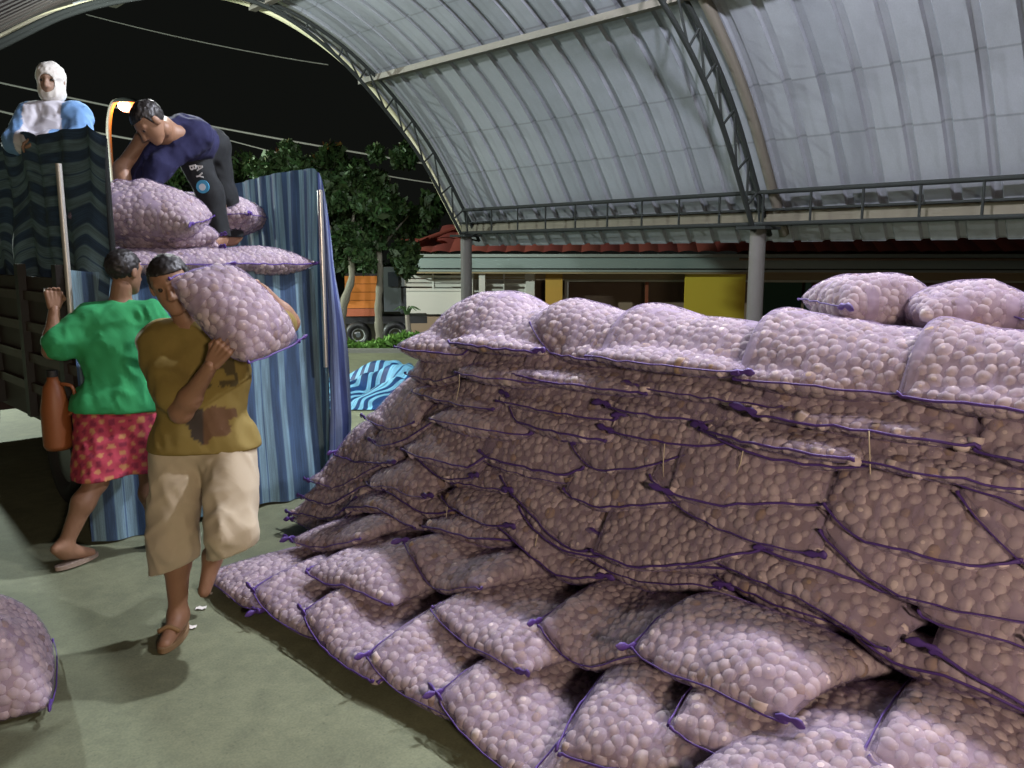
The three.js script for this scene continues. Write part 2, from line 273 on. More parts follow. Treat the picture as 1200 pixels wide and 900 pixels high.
function dress(root, S, shows, o = {}) {   // bag, bulbs, hems, tied corners
  const g = sackMesh(S), R = rngOf(1000 + S.seed * 17), bag = part('packed_garlic', g, bagMat, root); part('net', inflate(g, o.net ?? 0.014), netMat, root);
  const list = scatterBulbs(g, R, shows, o.dist ?? 0.0295, o.r0 ?? 0.0205, o.r1 ?? 0.0285);
  if (o.single && list.length) {
    for (const b of list.slice(0, 300)) { const m = part('garlic_bulb', bulbGeoNear, bulbMats[Math.floor(b.c * 4.99)], bag); m.applyMatrix4(bulbMatrix(b)); }
    if (list.length > 300) part('garlic_bulbs', bulbMesh(list.slice(300)), bulbMat, bag, 'stuff');
  } else if (list.length) part('garlic_bulbs', bulbMesh(list), bulbMat, bag, 'stuff');
  for (const w of o.hems ?? ['x+']) {
    const pts = edgeLine(S, w), e = R() < 0.5 ? 0 : 1, fat = 0.002 + 0.007 * R(), th = 0.0027 + 0.002 * R();
    part('hem', tube(pts, (t) => th + fat * Math.exp(-Math.pow((t - e) / 0.09, 2)) + 0.004 * Math.exp(-Math.pow((t - 1 + e) / 0.1, 2)), 6, 0.7), M.hem, root);
    if (R() < (o.tufts ?? 0.45)) { const c = pts[e ? pts.length - 1 : 0], d = c.clone().sub(pts[Math.floor(pts.length / 2)]).setY(0).normalize(); part('tied_corner', tube(spline([c.clone().addScaledVector(d, -0.03), c.clone().addScaledVector(d, 0.025).add(V3(0, 0.01, 0)), c.clone().addScaledVector(d, 0.06).add(V3(0, 0.03 * (R() - 0.3), 0.02 * R()))], 5), (t) => (0.006 + 0.007 * Math.sin(t * 3)) * (1 + 0.5 * Math.sin(t * 11)), 6, 0.5), M.hem, root); }
  }
  if (o.straw && R() < 0.2) { const e = edgeLine(S, 'x+', 0.03), c = e[3 + Math.floor(R() * 14)]; part('straw', tube([c, c.clone().add(V3(0.01, -0.04 - 0.04 * R(), 0.02 * (R() - 0.5))), c.clone().add(V3(0.012, -0.09 - 0.05 * R(), 0.05 * (R() - 0.5)))], 0.0022, 4), strawMat, root); }
  return list.length;
}
const strawMat = mat(0.5, 0.44, 0.32, 0.9);
// --- a height field over the floor: each sack lies down on what is already there
const HF = { u0: -2.5, v0: 0.9, c: 0.025, nu: 360, nv: 160 }; HF.h = new Float32Array(HF.nu * HF.nv);
function layDown({ u, v, yaw, L, W: wd, T, seed, label, limit = 0.12, tilt = 0, cross = false, ...rest }) {   // yaw from the -v direction
  const out = cross ? W(1, 0) : W(0, -1), th = Math.atan2(-out.z, out.x) + yaw, c = W(u, v), co = Math.cos(th), si = Math.sin(th);
  const toW = (x, z) => [c.x + co * x + si * z, c.z - si * x + co * z];
  const i0 = Math.floor((u - 0.85 - HF.u0) / HF.c), j0 = Math.floor((v - 0.85 - HF.v0) / HF.c), n = Math.ceil(1.7 / HF.c);
  let a = new Float32Array(n * n); for (let j = 0; j < n; j++) for (let i = 0; i < n; i++) { const ii = i0 + i, jj = j0 + j; a[j * n + i] = ii < 0 || jj < 0 || ii >= HF.nu || jj >= HF.nv ? 0 : HF.h[jj * HF.nu + ii]; }
  const blur = (src, r, dx, dy) => { const d = new Float32Array(src.length); for (let j = 0; j < n; j++) for (let i = 0; i < n; i++) { let s = 0, w = 0; for (let q = -r; q <= r; q++) { const x = i + dx * q, y = j + dy * q; if (x >= 0 && y >= 0 && x < n && y < n) { s += src[y * n + x]; w++; } } d[j * n + i] = s / w; } return d; };
  for (let q = 0; q < 2; q++) { a = blur(a, 4, 1, 0); a = blur(a, 4, 0, 1); }
  const look = (x, z) => { const [wx, wz] = toW(x, z), [uu, vv] = toUV(wx, wz), fi = Math.min(n - 1.01, Math.max(0, (uu - HF.u0) / HF.c - i0)), fj = Math.min(n - 1.01, Math.max(0, (vv - HF.v0) / HF.c - j0)), i = Math.floor(fi), j = Math.floor(fj), f = fi - i, g = fj - j; return (a[j * n + i] * (1 - f) + a[j * n + i + 1] * f) * (1 - g) + (a[(j + 1) * n + i] * (1 - f) + a[(j + 1) * n + i + 1] * f) * g; };
  let mean = 0, cnt = 0; for (let x = -0.35; x <= 0.36; x += 0.1) for (let z = -0.35; z <= 0.36; z += 0.1) { mean += look(x * L, z * wd); cnt++; } mean /= cnt;
  if (rest.upTo) T = Math.min(0.2, Math.max(0.085, rest.upTo + rr(-0.015, 0.015) - mean));
  const B = (x, z) => Math.max(mean - limit, Math.min(mean + 0.3, look(x, z))) - mean + tilt * x;
  const S = shapeSack({ L, W: wd, T, B, seed, ...rest }); Object.assign(S, { c, co, si, y: mean, label, th });
  for (let j = 0; j < HF.nv; j++) { const vv = HF.v0 + j * HF.c; if (Math.abs(vv - v) > 0.8) continue; for (let i = 0; i < HF.nu; i++) { const uu = HF.u0 + i * HF.c; if (Math.abs(uu - u) > 0.8) continue; const w = W(uu, vv), x = co * (w.x - c.x) - si * (w.z - c.z), z = si * (w.x - c.x) + co * (w.z - c.z), q = between(S, x, z); if (q && q[1] + mean > HF.h[j * HF.nu + i]) HF.h[j * HF.nu + i] = q[1] + mean; } }
  sacks.push(S); return S;
}
let seed = 1;
// apron of sacks lying on the floor, ends towards the walkway
{
  const row = [[3.52, 2.10], [3.08, 2.13], [2.62, 2.12], [2.20, 2.15], [1.72, 2.12], [1.28, 2.10], [0.82, 2.12], [0.36, 2.14], [-0.12, 2.10]];
  row.forEach(([u, v], i) => layDown({ u, v, yaw: rr(-0.10, 0.10) + (i === 0 ? -0.05 : 0), L: 0.98, W: 0.56, T: 0.14 + 0.02 * rnd(), seed: seed++, hems: ['x+', 'z+', 'z-'], tufts: 0.7, single: i > 3 && i < 8, label: `net sack of garlic in the front row on the floor, ${ORD[i + 1]} from left` }));
  const up2 = [[2.92, 2.30, 0.1], [2.05, 2.34, -0.12], [1.36, 2.20, 0.32], [0.62, 2.16, -0.05], [0.98, 2.32, 0.15], [-0.1, 2.2, 0.1], [3.42, 2.50, 0.08], [2.46, 2.52, -0.1], [1.66, 2.50, 0.12], [1.12, 2.42, -0.15], [0.45, 2.42, 0.1]];
  up2.forEach(([u, v, y], i) => layDown({ u, v, yaw: y, L: 0.94, W: 0.56, T: 0.15, seed: seed++, hems: ['x+', 'z+'], tufts: 0.7, single: i > 1 && i < 5, limit: 0.3, label: `net sack of garlic lying on top of the front floor row, ${ORD[i + 1]} from the left` }));
}
// the stacked face
const LEFT = [4.30, 4.30, 4.24, 4.16, 4.02, 3.82, 3.70, 3.62, 3.56];
for (let k = 0; k < 9; k++) {
  const front = 2.34 + k * 0.028;
  if (k < 5) layDown({ u: LEFT[k] - 0.38 + (k % 2) * 0.05, v: front + 0.32, yaw: rr(-0.22, 0.22), L: 0.80, W: 0.58, T: 0.15, seed: seed++, cross: true, hems: ['x+', 'z-'], tufts: 1, limit: 0.12, round: 0.12, label: `net sack of garlic lying crosswise at the left stack end, ${ORD[k + 1]} layer` });
  let u = LEFT[k] - (k < 5 ? 0.98 : 0.27) - (k % 2) * 0.22 - 0.1 * rnd(), i = 0;
  while (u > -0.75) { i++; const w = rr(0.46, 0.64); layDown({ u, v: front + 0.45 + rr(-0.055, 0.055), yaw: rr(-0.17, 0.17), L: rr(0.88, 0.98), W: w + 0.05, T: rr(0.135, 0.175), seed: seed++, hems: ['x+'], limit: k > 1 ? 0.055 : 0.10, round: rr(0.04, 0.13), straw: true, upTo: k === 8 ? 1.36 : k === 7 ? 1.23 : k === 6 ? 1.08 : 0, label: `net sack of garlic in the stacked face, ${ORD[k + 1]} layer up, ${ORD[i]} from its left end` }); u -= w - 0.02; }
}

// ---------------------------------------------------------------- single sacks lying or standing about
function looseSack(label, p, turn, o, dressing = {}) {   // lies with its long axis along local x; o.tip turns it up out of the floor
  const S = shapeSack({ L: 0.9, W: 0.56, T: 0.24, B: (x, z) => (o.sag ?? 0) * (x * x) + (o.twist ?? 0) * x * z, seed: seed++, ...o });
  const root = thing('garlic_sack', label, 'sack', p, turn, o.group); if (o.tip) root.rotation.set(o.tip[0], turn, o.tip[1], 'YXZ');
  root.updateMatrixWorld(true); const nm = new THREE.Matrix3().getNormalMatrix(root.matrixWorld), q = V3(), w = V3();
  dress(root, S, (pt, nn) => { q.copy(nn).applyMatrix3(nm).normalize(); w.copy(pt).applyMatrix4(root.matrixWorld); w.sub(camera.position).normalize(); return q.dot(w) < 0.28; }, { hems: ['x+', 'x-'], tufts: 0.9, ...dressing });
  return root;
}
looseSack('purple net sack of garlic lying on the back edge of the stack, leftmost of three', W(1.27, 3.18, 1.37), 0.1, { L: 0.36, W: 0.34, T: 0.21, pt: 2.6, ps: 2.8, twist: 0.2 }, { hems: ['x-'] });
looseSack('purple net sack of garlic lying on the back edge of the stack, middle of three', W(0.93, 3.22, 1.37), -0.15, { L: 0.40, W: 0.34, T: 0.17, pt: 2.6, ps: 2.4 }, { hems: ['x+'] });
looseSack('purple net sack of garlic lying on the back edge of the stack, rightmost of three', W(0.60, 3.26, 1.36), 0.3, { L: 0.34, W: 0.34, T: 0.17 }, { hems: ['x-'] });
looseSack('net sack of garlic standing on the bare floor at the left, away from the stack', V3(-2.13, 0.0, -2.80), 0.5, { L: 0.72, W: 0.56, T: 0.40, lift: 0.1, ps: 2.6, tip: [0, 0] }, { hems: ['x+'] });
looseSack('big purple net sack of garlic lying over the front row at the lower right', W(0.62, 1.92, 0.16), 2.2, { L: 0.85, W: 0.62, T: 0.24, sag: -0.1 }, { hems: ['z+', 'x+'] });

// ---------------------------------------------------------------- the truck being loaded, tail towards the stack
const stripeTex = (dark, pale, n) => rgbTex(256, 256, (x, y) => {
  const ph = (x / 256 * n) % 1, k = smooth(0.42, 0.5, ph) - smooth(0.92, 1, ph), w = 0.85 + 0.10 * noise(x / 3, y / 30, 3) + 0.12 * noise(x / 21, y / 23, 5) + 0.08 * (hash3(x, y, 2) - 0.5);
  return [0, 1, 2].map((c) => (dark[c] + (pale[c] - dark[c]) * k) * w);
});
const tarpTex = stripeTex([58, 84, 116], [112, 142, 156], 2), flapTex = stripeTex([66, 82, 146], [128, 144, 186], 2);
const tarpMat = new THREE.MeshStandardMaterial({ map: tarpTex, roughness: 0.85, bumpMap: grain, bumpScale: 0.0015 });
const sideTarpMat = new THREE.MeshPhysicalMaterial({ map: tarpTex, roughness: 0.95, transmission: 0.4, thickness: 0 });
const truck = thing('loading_truck', 'small cargo truck with blue striped tarpaulin sides being loaded with sacks', 'truck', W(5.0, 1.45, 0), Math.atan2(-UZ, UX));
{
  const at = (u, v, h) => { const w = W(u, v, h); truck.updateMatrixWorld(true); return truck.worldToLocal(w); };
  const cloth = (name, f, m, nu = 40, nv = 24) => part(name, sheet(nu, nv, f), m, truck);
  const S = (p, s, t) => Object.assign(p, { s, t });
  // tail tarp: hangs in vertical folds from the load to the floor
  cloth('tail_tarp', (a, b) => { const v = 1.42 + a * 1.54, fold = 0.018 * Math.sin(v * 34 + 1.4 * noise(v * 3, b)) * (0.35 + 0.65 * b) + 0.03 * noise(v * 2.2, b * 2, 6); return S(at(4.90 - fold - 0.03 * b, v, 1.575 - 0.02 * Math.sin(a * 9) - b * 1.55), v / 0.23, b); }, tarpMat, 110, 26);
  // right side tarp, tall, wraps round the corner post into a loose flap
  cloth('side_tarp', (a, b) => { const u = 7.6 - a * 2.78, top = 2.21 - 0.25 * Math.pow(smooth(0.93, 1, a), 2) - 0.03 * Math.sin(a * 5), fold = 0.009 * Math.sin(u * 31 + noise(u * 4, b * 2)) + 0.03 * noise(u * 2, b * 3, 2); return S(at(u, 2.99 + fold, top - b * (top - 0.05)), u / 0.2, b); }, sideTarpMat, 110, 26);
  cloth('loose_flap', (a, b) => { const top = 2.2 - 0.5 * a * a, reach = 0.05 + 0.12 * smooth(0, 0.5, b) - 0.06 * smooth(0.75, 1, b); return S(at(4.84 - a * reach, 2.97 + 0.05 * Math.sin(a * 7 + b * 2) * b + 0.06 * a, top - b * (top - 0.08 - 0.1 * a)), a * 1.8, b); }, new THREE.MeshPhysicalMaterial({ map: flapTex, roughness: 0.9, transmission: 0.3, thickness: 0 }), 24, 30);
  // left side: dark tarp with bands running along the truck, hung over the upper part
  cloth('left_side_tarp', (a, b) => {   // the same striped cloth laid sideways over the left side, hanging to the top of the boards
    const u = 7.5 - a * 2.66, f = 0.035 * noise(u * 3, b * 3, 4) + 0.018 * Math.sin(u * 15 + b * 5), curl = 0.05 * smooth(0.95, 1, a);
    const top = 2.41 + 0.04 * noise(u * 3.1) - 0.09 * smooth(0.93, 1, a); return S(at(u, 1.60 - 0.06 * b + f + curl, top - b * (1.02 + 0.05 * noise(u * 4, 7))), b * 4, u); }, tarpMat, 120, 26);
  const rust = mat(0.03, 0.015, 0.012, 0.7), black = mat(0.012, 0.012, 0.012, 0.6), tyreM = mat(0.015, 0.015, 0.015, 0.85), rim = mat(0.10, 0.10, 0.10, 0.4, { metalness: 0.6 });
  const wall = (name, u0, u1, v, h0, h1, m, th = 0.05) => { const c = W((u0 + u1) / 2, v, (h0 + h1) / 2), l = truck.worldToLocal(c.clone()); return part(name, box(Math.abs(u1 - u0), h1 - h0, th, l.x, l.y, l.z), m, truck); };
  wall('bed_side', 4.95, 7.5, 1.50, 0.62, 1.52, rust); wall('bed_side', 4.97, 7.5, 2.92, 0.62, 1.5, rust);
  { const c = truck.worldToLocal(W(6.2, 2.2, 0.6)); part('bed_floor', box(2.5, 0.08, 1.4, c.x, c.y, c.z), rust, truck); const d = truck.worldToLocal(W(6.6, 2.2, 0.45)); part('chassis', box(2.8, 0.16, 0.7, d.x, d.y, d.z), black, truck); const e = truck.worldToLocal(W(8.35, 2.2, 1.15)); part('cab', box(1.5, 1.5, 1.45, e.x, e.y, e.z), rust, truck); }
  for (const h of [0.8, 1.0, 1.2, 1.4]) wall('side_rail', 4.93, 7.5, 1.465, h - 0.03, h + 0.03, mat(0.045, 0.02, 0.015, 0.6), 0.03);
  for (const u of [5.2, 6.0, 6.8]) wall('stake', u - 0.04, u + 0.04, 1.455, 0.6, 1.6, black, 0.05);
  for (const [u, v] of [[5.75, 1.62], [5.75, 2.8], [8.4, 1.62], [8.4, 2.8]]) {
    const c = truck.worldToLocal(W(u, v, 0.36)), w = part('wheel', new THREE.TorusGeometry(0.26, 0.1, 12, 28).translate(c.x, c.y, c.z), tyreM, truck); part('rim', new THREE.CylinderGeometry(0.2, 0.2, 0.12, 20).rotateX(Math.PI / 2).translate(c.x, c.y, c.z), rim, w);
  }
  // tail frame: corner posts, one bare and pale
  part('corner_post', bar(at(4.80, 2.955, 0.9), at(4.80, 2.955, 2.08), 0.018, 8), mat(0.55, 0.55, 0.52, 0.3, { metalness: 0.8 }), truck);
  part('frame_post', bar(at(4.95, 1.67, 0.1), at(4.95, 1.67, 2.3), 0.025, 8), M.steel, truck);
  part('hand_pole', bar(at(4.70, 1.36, 1.25), at(4.70, 1.36, 2.12), 0.016, 8), mat(0.42, 0.42, 0.38, 0.4, { metalness: 0.4 }), truck);
  // tail lamp strip by the left corner: white, dark red, grey
  const c = (h, hh, m, name) => { const p = at(4.83, 1.53, h); part(name, box(0.05, hh, 0.09, p.x, p.y, p.z), m, truck); };
  c(1.07, 0.09, mat(0.72, 0.72, 0.68, 0.3), 'white_reflector'); c(0.94, 0.16, mat(0.09, 0.012, 0.015, 0.25), 'red_tail_light'); c(0.76, 0.18, mat(0.1, 0.11, 0.1, 0.6), 'lamp_bracket'); c(0.55, 0.2, mat(0.16, 0.18, 0.16, 0.6), 'mud_flap_stay');
}
// orange jug hanging at the dark side of the truck
{
  const t = thing('orange_jug', 'orange plastic jug hanging at the dark side of the truck, left of the green shirt', 'jug', W(4.76, 1.26, 0.62));
  t.scale.setScalar(0.85); const pr = [[0, 0], [0.07, 0], [0.085, 0.03], [0.085, 0.26], [0.07, 0.34], [0.06, 0.40], [0.035, 0.44], [0.03, 0.47], [0, 0.47]].map(([x, y]) => new THREE.Vector2(x, y));
  part('jug_body', new THREE.LatheGeometry(pr, 20), mat(0.22, 0.07, 0.02, 0.5), t); part('cap', new THREE.CylinderGeometry(0.034, 0.034, 0.04, 14).translate(0, 0.485, 0), mat(0.01, 0.01, 0.01, 0.6), t);
  part('handle', tube(spline([V3(0.05, 0.42, 0), V3(0.12, 0.40, 0), V3(0.12, 0.26, 0), V3(0.08, 0.22, 0)], 10), 0.012), mat(0.22, 0.07, 0.02, 0.5), t);
}
// sacks on the truck
const TL = 'on the truck';
for (const [v, i] of [[2.64, 1], [2.26, 2], [1.99, 3]]) looseSack(`net sack of garlic in the top layer at the truck's tail, ${ORD[i]} from the right`, W(5.3, v, 1.50), 2.36 + rr(-0.06, 0.06), { L: 0.9, W: 0.58, T: 0.2, ps: 3 }, { hems: ['x-'] });
for (const [v, i] of [[2.66, 1], [2.28, 2], [2.0, 3]]) looseSack(`net sack of garlic deeper in the truck bed, ${ORD[i]} from the right`, W(6.15, v, 1.50), 2.36 + rr(-0.06, 0.06), { L: 0.9, W: 0.58, T: 0.2, ps: 3 }, { hems: ['x-'] });
looseSack('brightly lit net sack with a pointed end lying behind the bending man on the truck', W(5.86, 2.55, 1.76), 0.05, { L: 1.0, W: 0.6, T: 0.34, ps: 2.0 }, { hems: ['x+', 'z+'] });
looseSack('small net sack lying beside the foot of the bending man on the truck', W(5.12, 2.16, 1.70), 0.9, { L: 0.34, W: 0.26, T: 0.16 }, { hems: ['x+'] });
looseSack('net sack leaning at the left edge of the load on the truck', W(5.25, 2.02, 1.66), 0.9, { L: 0.6, W: 0.45, T: 0.26, tip: [0, -0.25] }, { hems: ['x+'] });
looseSack('net sack being lifted by the bending man on the truck', V3(-2.27, 1.74, -5.10), 0.10, { L: 0.70, W: 0.5, T: 0.34, ps: 2.2, sag: -0.12, tip: [0.15, -0.06] }, { hems: ['x+'] });

// ---------------------------------------------------------------- folded blue tarp on the floor beyond the truck
{
  const t = thing('folded_tarp', 'bright blue striped tarpaulin heaped on the floor beyond the stack', 'tarpaulin', V3(-1.55, 0, -9.9));
  const tex = stripeTex([20, 62, 110], [128, 196, 222], 3);
  const g = sheet(70, 70, (a, b) => {
    const x = (a - 0.5) * 1.9, z = (b - 0.5) * 2.6, r = Math.max(0, 1 - Math.pow(Math.abs(a - 0.5) * 2, 2.2)) * Math.max(0, 1 - Math.pow(Math.abs(b - 0.5) * 2, 2.2));
    const f = 0.10 * Math.abs(Math.sin(x * 9 + z * 5 + 2.2 * noise(x * 2, z * 2))) + 0.07 * noise(x * 5, z * 5, 3);
    return Object.assign(V3(x, 0.012 + r * (0.10 + f + 0.2 * noise(x * 1.6, z * 1.6, 9)), z), { s: (x * 0.8 + z * 0.35 + 0.1 * noise(x * 3, z * 3, 1)) / 0.24, t: z });
  });
  part('tarp_cloth', g, new THREE.MeshStandardMaterial({ map: tex, roughness: 0.5 }), t);
}

// ---------------------------------------------------------------- house beyond the shed
{
  const HZ = -20, g0 = groundY(HZ), house = thing('house', 'low house with a red tiled roof and long pale fascia behind the shed', 'house', V3(-2.75, g0, HZ), -0.10);
  const E = 1.24 - g0 + 0.0;                                           // soffit height above the house's ground
  const P = (name, w, h, d, x, y, z, m, label) => { const q = part(name, box(w, h, d, x, y, z), m, house); if (label) q.userData.label = label; return q; };
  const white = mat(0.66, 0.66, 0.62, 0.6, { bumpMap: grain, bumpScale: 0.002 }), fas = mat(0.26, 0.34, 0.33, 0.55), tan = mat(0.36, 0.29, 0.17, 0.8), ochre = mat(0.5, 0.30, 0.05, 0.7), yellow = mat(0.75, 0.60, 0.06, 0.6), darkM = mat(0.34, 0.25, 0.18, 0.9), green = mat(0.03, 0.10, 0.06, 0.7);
  const LEN = 17;
  P('fascia', LEN, 0.30, 0.05, LEN / 2, E + 0.27, 0, fas); P('gutter', LEN, 0.07, 0.13, LEN / 2, E + 0.42, 0.06, mat(0.34, 0.40, 0.38, 0.4));
  P('end_fascia', 0.05, 0.30, 5, 0.02, E + 0.27, -2.53, fas); P('drip_board', LEN - 0.1, 0.05, 0.05, LEN / 2, E + 0.06, -0.06, mat(0.3, 0.36, 0.34, 0.6));
  P('soffit', LEN - 0.1, 0.04, 1.5, LEN / 2 + 0.02, E + 0.01, -0.82, tan); P('head_beam', LEN - 1.2, 0.16, 0.16, LEN / 2 + 0.5, E - 0.09, -1.0, tan); P('lintel', LEN - 4.2, 0.05, 0.2, LEN / 2 + 1.9, E - 0.2, -0.98, mat(0.6, 0.62, 0.5, 0.6));
  // roof: hipped, corrugated tiles in long runs
  const pitch = 0.42, runs = 38, tileM = [mat(0.30, 0.075, 0.055, 0.75), mat(0.26, 0.06, 0.05, 0.75), mat(0.34, 0.09, 0.065, 0.75)];
  const rows = 5, rowLen = 0.85;
  for (let r = 0; r < rows; r++) for (let i = 0; i < runs; i++) {
    const x0 = i * (LEN + 0.2) / runs - 0.1, w = (LEN + 0.2) / runs, xc = x0 + w / 2, zc = r * rowLen * Math.cos(pitch); if (xc < zc * 0.95) continue;
    const geo = sheet(6, 2, (a, b) => V3(x0 + a * w, E + 0.47 + 0.035 * Math.abs(Math.sin(a * Math.PI)) + (r + b * 1.04) * rowLen * Math.sin(pitch) + 0.03 * (1 - b), 0.12 - (r + b * 1.04) * rowLen * Math.cos(pitch)));
    part('roof_tile', geo, tileM[(i * 5 + r * 3) % 3], house);
  }
  for (let r = 0; r < rows; r++) for (let i = 0; i < 10; i++) {
    const z0 = 0.12 - i * 0.5, d = r * rowLen * Math.cos(pitch); if (-z0 + 0.2 < d * 0.95) continue;
    const geo = sheet(2, 6, (a, b) => V3(-0.12 + (r + a * 1.04) * rowLen * Math.cos(pitch), E + 0.47 + 0.035 * Math.abs(Math.sin(b * Math.PI)) + (r + a * 1.04) * rowLen * Math.sin(pitch) + 0.03 * (1 - a), z0 - b * 0.5));
    part('hip_tile', geo, tileM[(i + r) % 3], house);
  }
  part('hip_cap', bar(V3(-0.1, E + 0.52, 0.12), V3(4.2, E + 2.42, -4.0), 0.07, 8), tileM[0], house);
  P('roof_deck', LEN - 0.2, 0.04, 3.6, LEN / 2, E + 1.2, -1.75, darkM).rotation.x = 0;
  house.children[house.children.length - 1].geometry = box(LEN - 9, 0.04, 4.0, LEN / 2 + 3.6, 0, 0).rotateX(pitch).translate(0, E + 1.14, -1.75);
  // porch on the left: white parapet with louvre panels, columns
  P('parapet', 1.62, 0.58, 0.12, 0.72, E - 0.58 - 0.18, -0.75, white); P('parapet_cap', 1.7, 0.05, 0.2, 0.72, E - 0.44, -0.75, white); P('plinth', 5, 0.9, 0.1, 2.4, 0.42, -0.82, darkM);
  const louvre = (x0, x1, n, y0, y1, z) => { const w = P('louvre_window', x1 - x0, 0.04, 0.06, (x0 + x1) / 2, y0, z, white); for (let i = 0; i < n; i++) { const y = y0 + 0.05 + (i + 0.5) * (y1 - y0 - 0.08) / n; part('slat', box(x1 - x0 - 0.04, (y1 - y0) / n * 0.55, 0.03, (x0 + x1) / 2, y, z, 0, 0.5), white, w); } for (const x of [x0, (x0 + x1) / 2, x1]) part('stile', box(0.045, y1 - y0, 0.07, x, (y0 + y1) / 2, z + 0.01), white, w); };
  louvre(-0.05, 1.42, 3, E - 0.42, E - 0.02, -0.75); louvre(1.92, 3.02, 4, E - 0.75, E - 0.04, -0.95);
  P('column', 0.26, E, 0.26, 1.60, E / 2, -0.62, white); P('column', 0.15, E, 0.15, 2.0, E / 2, -0.3, white); P('column', 0.22, E, 0.22, 3.15, E / 2, -0.8, white);
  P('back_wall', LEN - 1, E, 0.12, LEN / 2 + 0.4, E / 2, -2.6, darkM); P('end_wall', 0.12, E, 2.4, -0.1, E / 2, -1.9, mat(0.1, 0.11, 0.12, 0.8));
  P('porch_wall', 3.2, E - 0.2, 0.1, 1.5, E / 2, -1.5, white);
  P('door_panel', 0.42, E - 0.02, 0.1, 3.75, E / 2 - 0.01, -0.6, ochre, 'ochre painted panel'); P('white_post', 0.1, E, 0.1, 4.05, E / 2, -1.0, white); P('brown_post', 0.08, E, 0.08, 6.05, E / 2, -1.0, mat(0.25, 0.07, 0.03, 0.7));
  P('yellow_wall', 1.42, E - 0.02, 0.1, 7.62, E / 2 - 0.01, -0.35, yellow, 'bright yellow wall'); P('green_door', 0.9, E, 0.1, 9.4, E / 2, -1.2, green); P('green_post', 0.12, E, 0.1, 9.95, E / 2, -1.0, mat(0.10, 0.22, 0.18, 0.6)); P('brown_panel', 0.75, E, 0.1, 10.5, E / 2, -1.2, mat(0.22, 0.10, 0.02, 0.7)); P('green_post', 0.1, E, 0.1, 10.95, E / 2, -1.0, mat(0.05, 0.16, 0.13, 0.6));
}

// ---------------------------------------------------------------- parked truck with orange boards under the trees
{
  const t = thing('parked_truck', 'dark parked truck with orange cargo boards behind the tree trunks', 'truck', V3(-2.98, groundY(-16.4), -16.4), 0.12);
  const y0 = -groundY(-16.4), or = mat(0.62, 0.19, 0.025, 0.6), dk = mat(0.02, 0.02, 0.02, 0.5), grey = mat(0.09, 0.105, 0.11, 0.6);
  for (let i = 0; i < 5; i++) part('cargo_board', box(0.62, 0.148, 0.04, -0.02, y0 + 0.56 + i * 0.158, 0.5), i === 0 ? mat(0.45, 0.12, 0.05, 0.6) : or, t);
  part('cargo_box', box(0.6, 0.8, 1.0, -0.02, y0 + 0.9, -0.05), dk, t); part('frame', box(2.0, 0.14, 0.9, 0.25, y0 + 0.4, 0), dk, t);
  part('cab', [box(0.34, 0.86, 1.0, 0.58, y0 + 1.0, 0), box(0.1, 0.5, 0.9, 0.79, y0 + 0.78, 0)], grey, t); part('cab_window', box(0.2, 0.28, 0.02, 0.6, y0 + 1.2, 0.512), mat(0.03, 0.035, 0.04, 0.1), t);
  part('tail_light', box(0.1, 0.035, 0.03, -0.12, y0 + 0.16, 0.52), mat(0.7, 0.7, 0.7, 0.2), t); part('fuel_tank', box(0.18, 0.26, 0.3, -0.58, y0 + 0.0 + 0.02, 0.3), or, t);
  for (const x of [-0.1, 0.62]) { const w = part('wheel', new THREE.TorusGeometry(0.19, 0.075, 10, 24).translate(x, y0 + 0.02 + 0.1, 0.5), dk, t); part('rim', new THREE.TorusGeometry(0.13, 0.022, 8, 24).translate(x, y0 + 0.12, 0.52), mat(0.36, 0.38, 0.36, 0.4), w); part('hub', new THREE.CylinderGeometry(0.05, 0.05, 0.05, 12).rotateX(Math.PI / 2).translate(x, y0 + 0.12, 0.52), grey, w); }
}

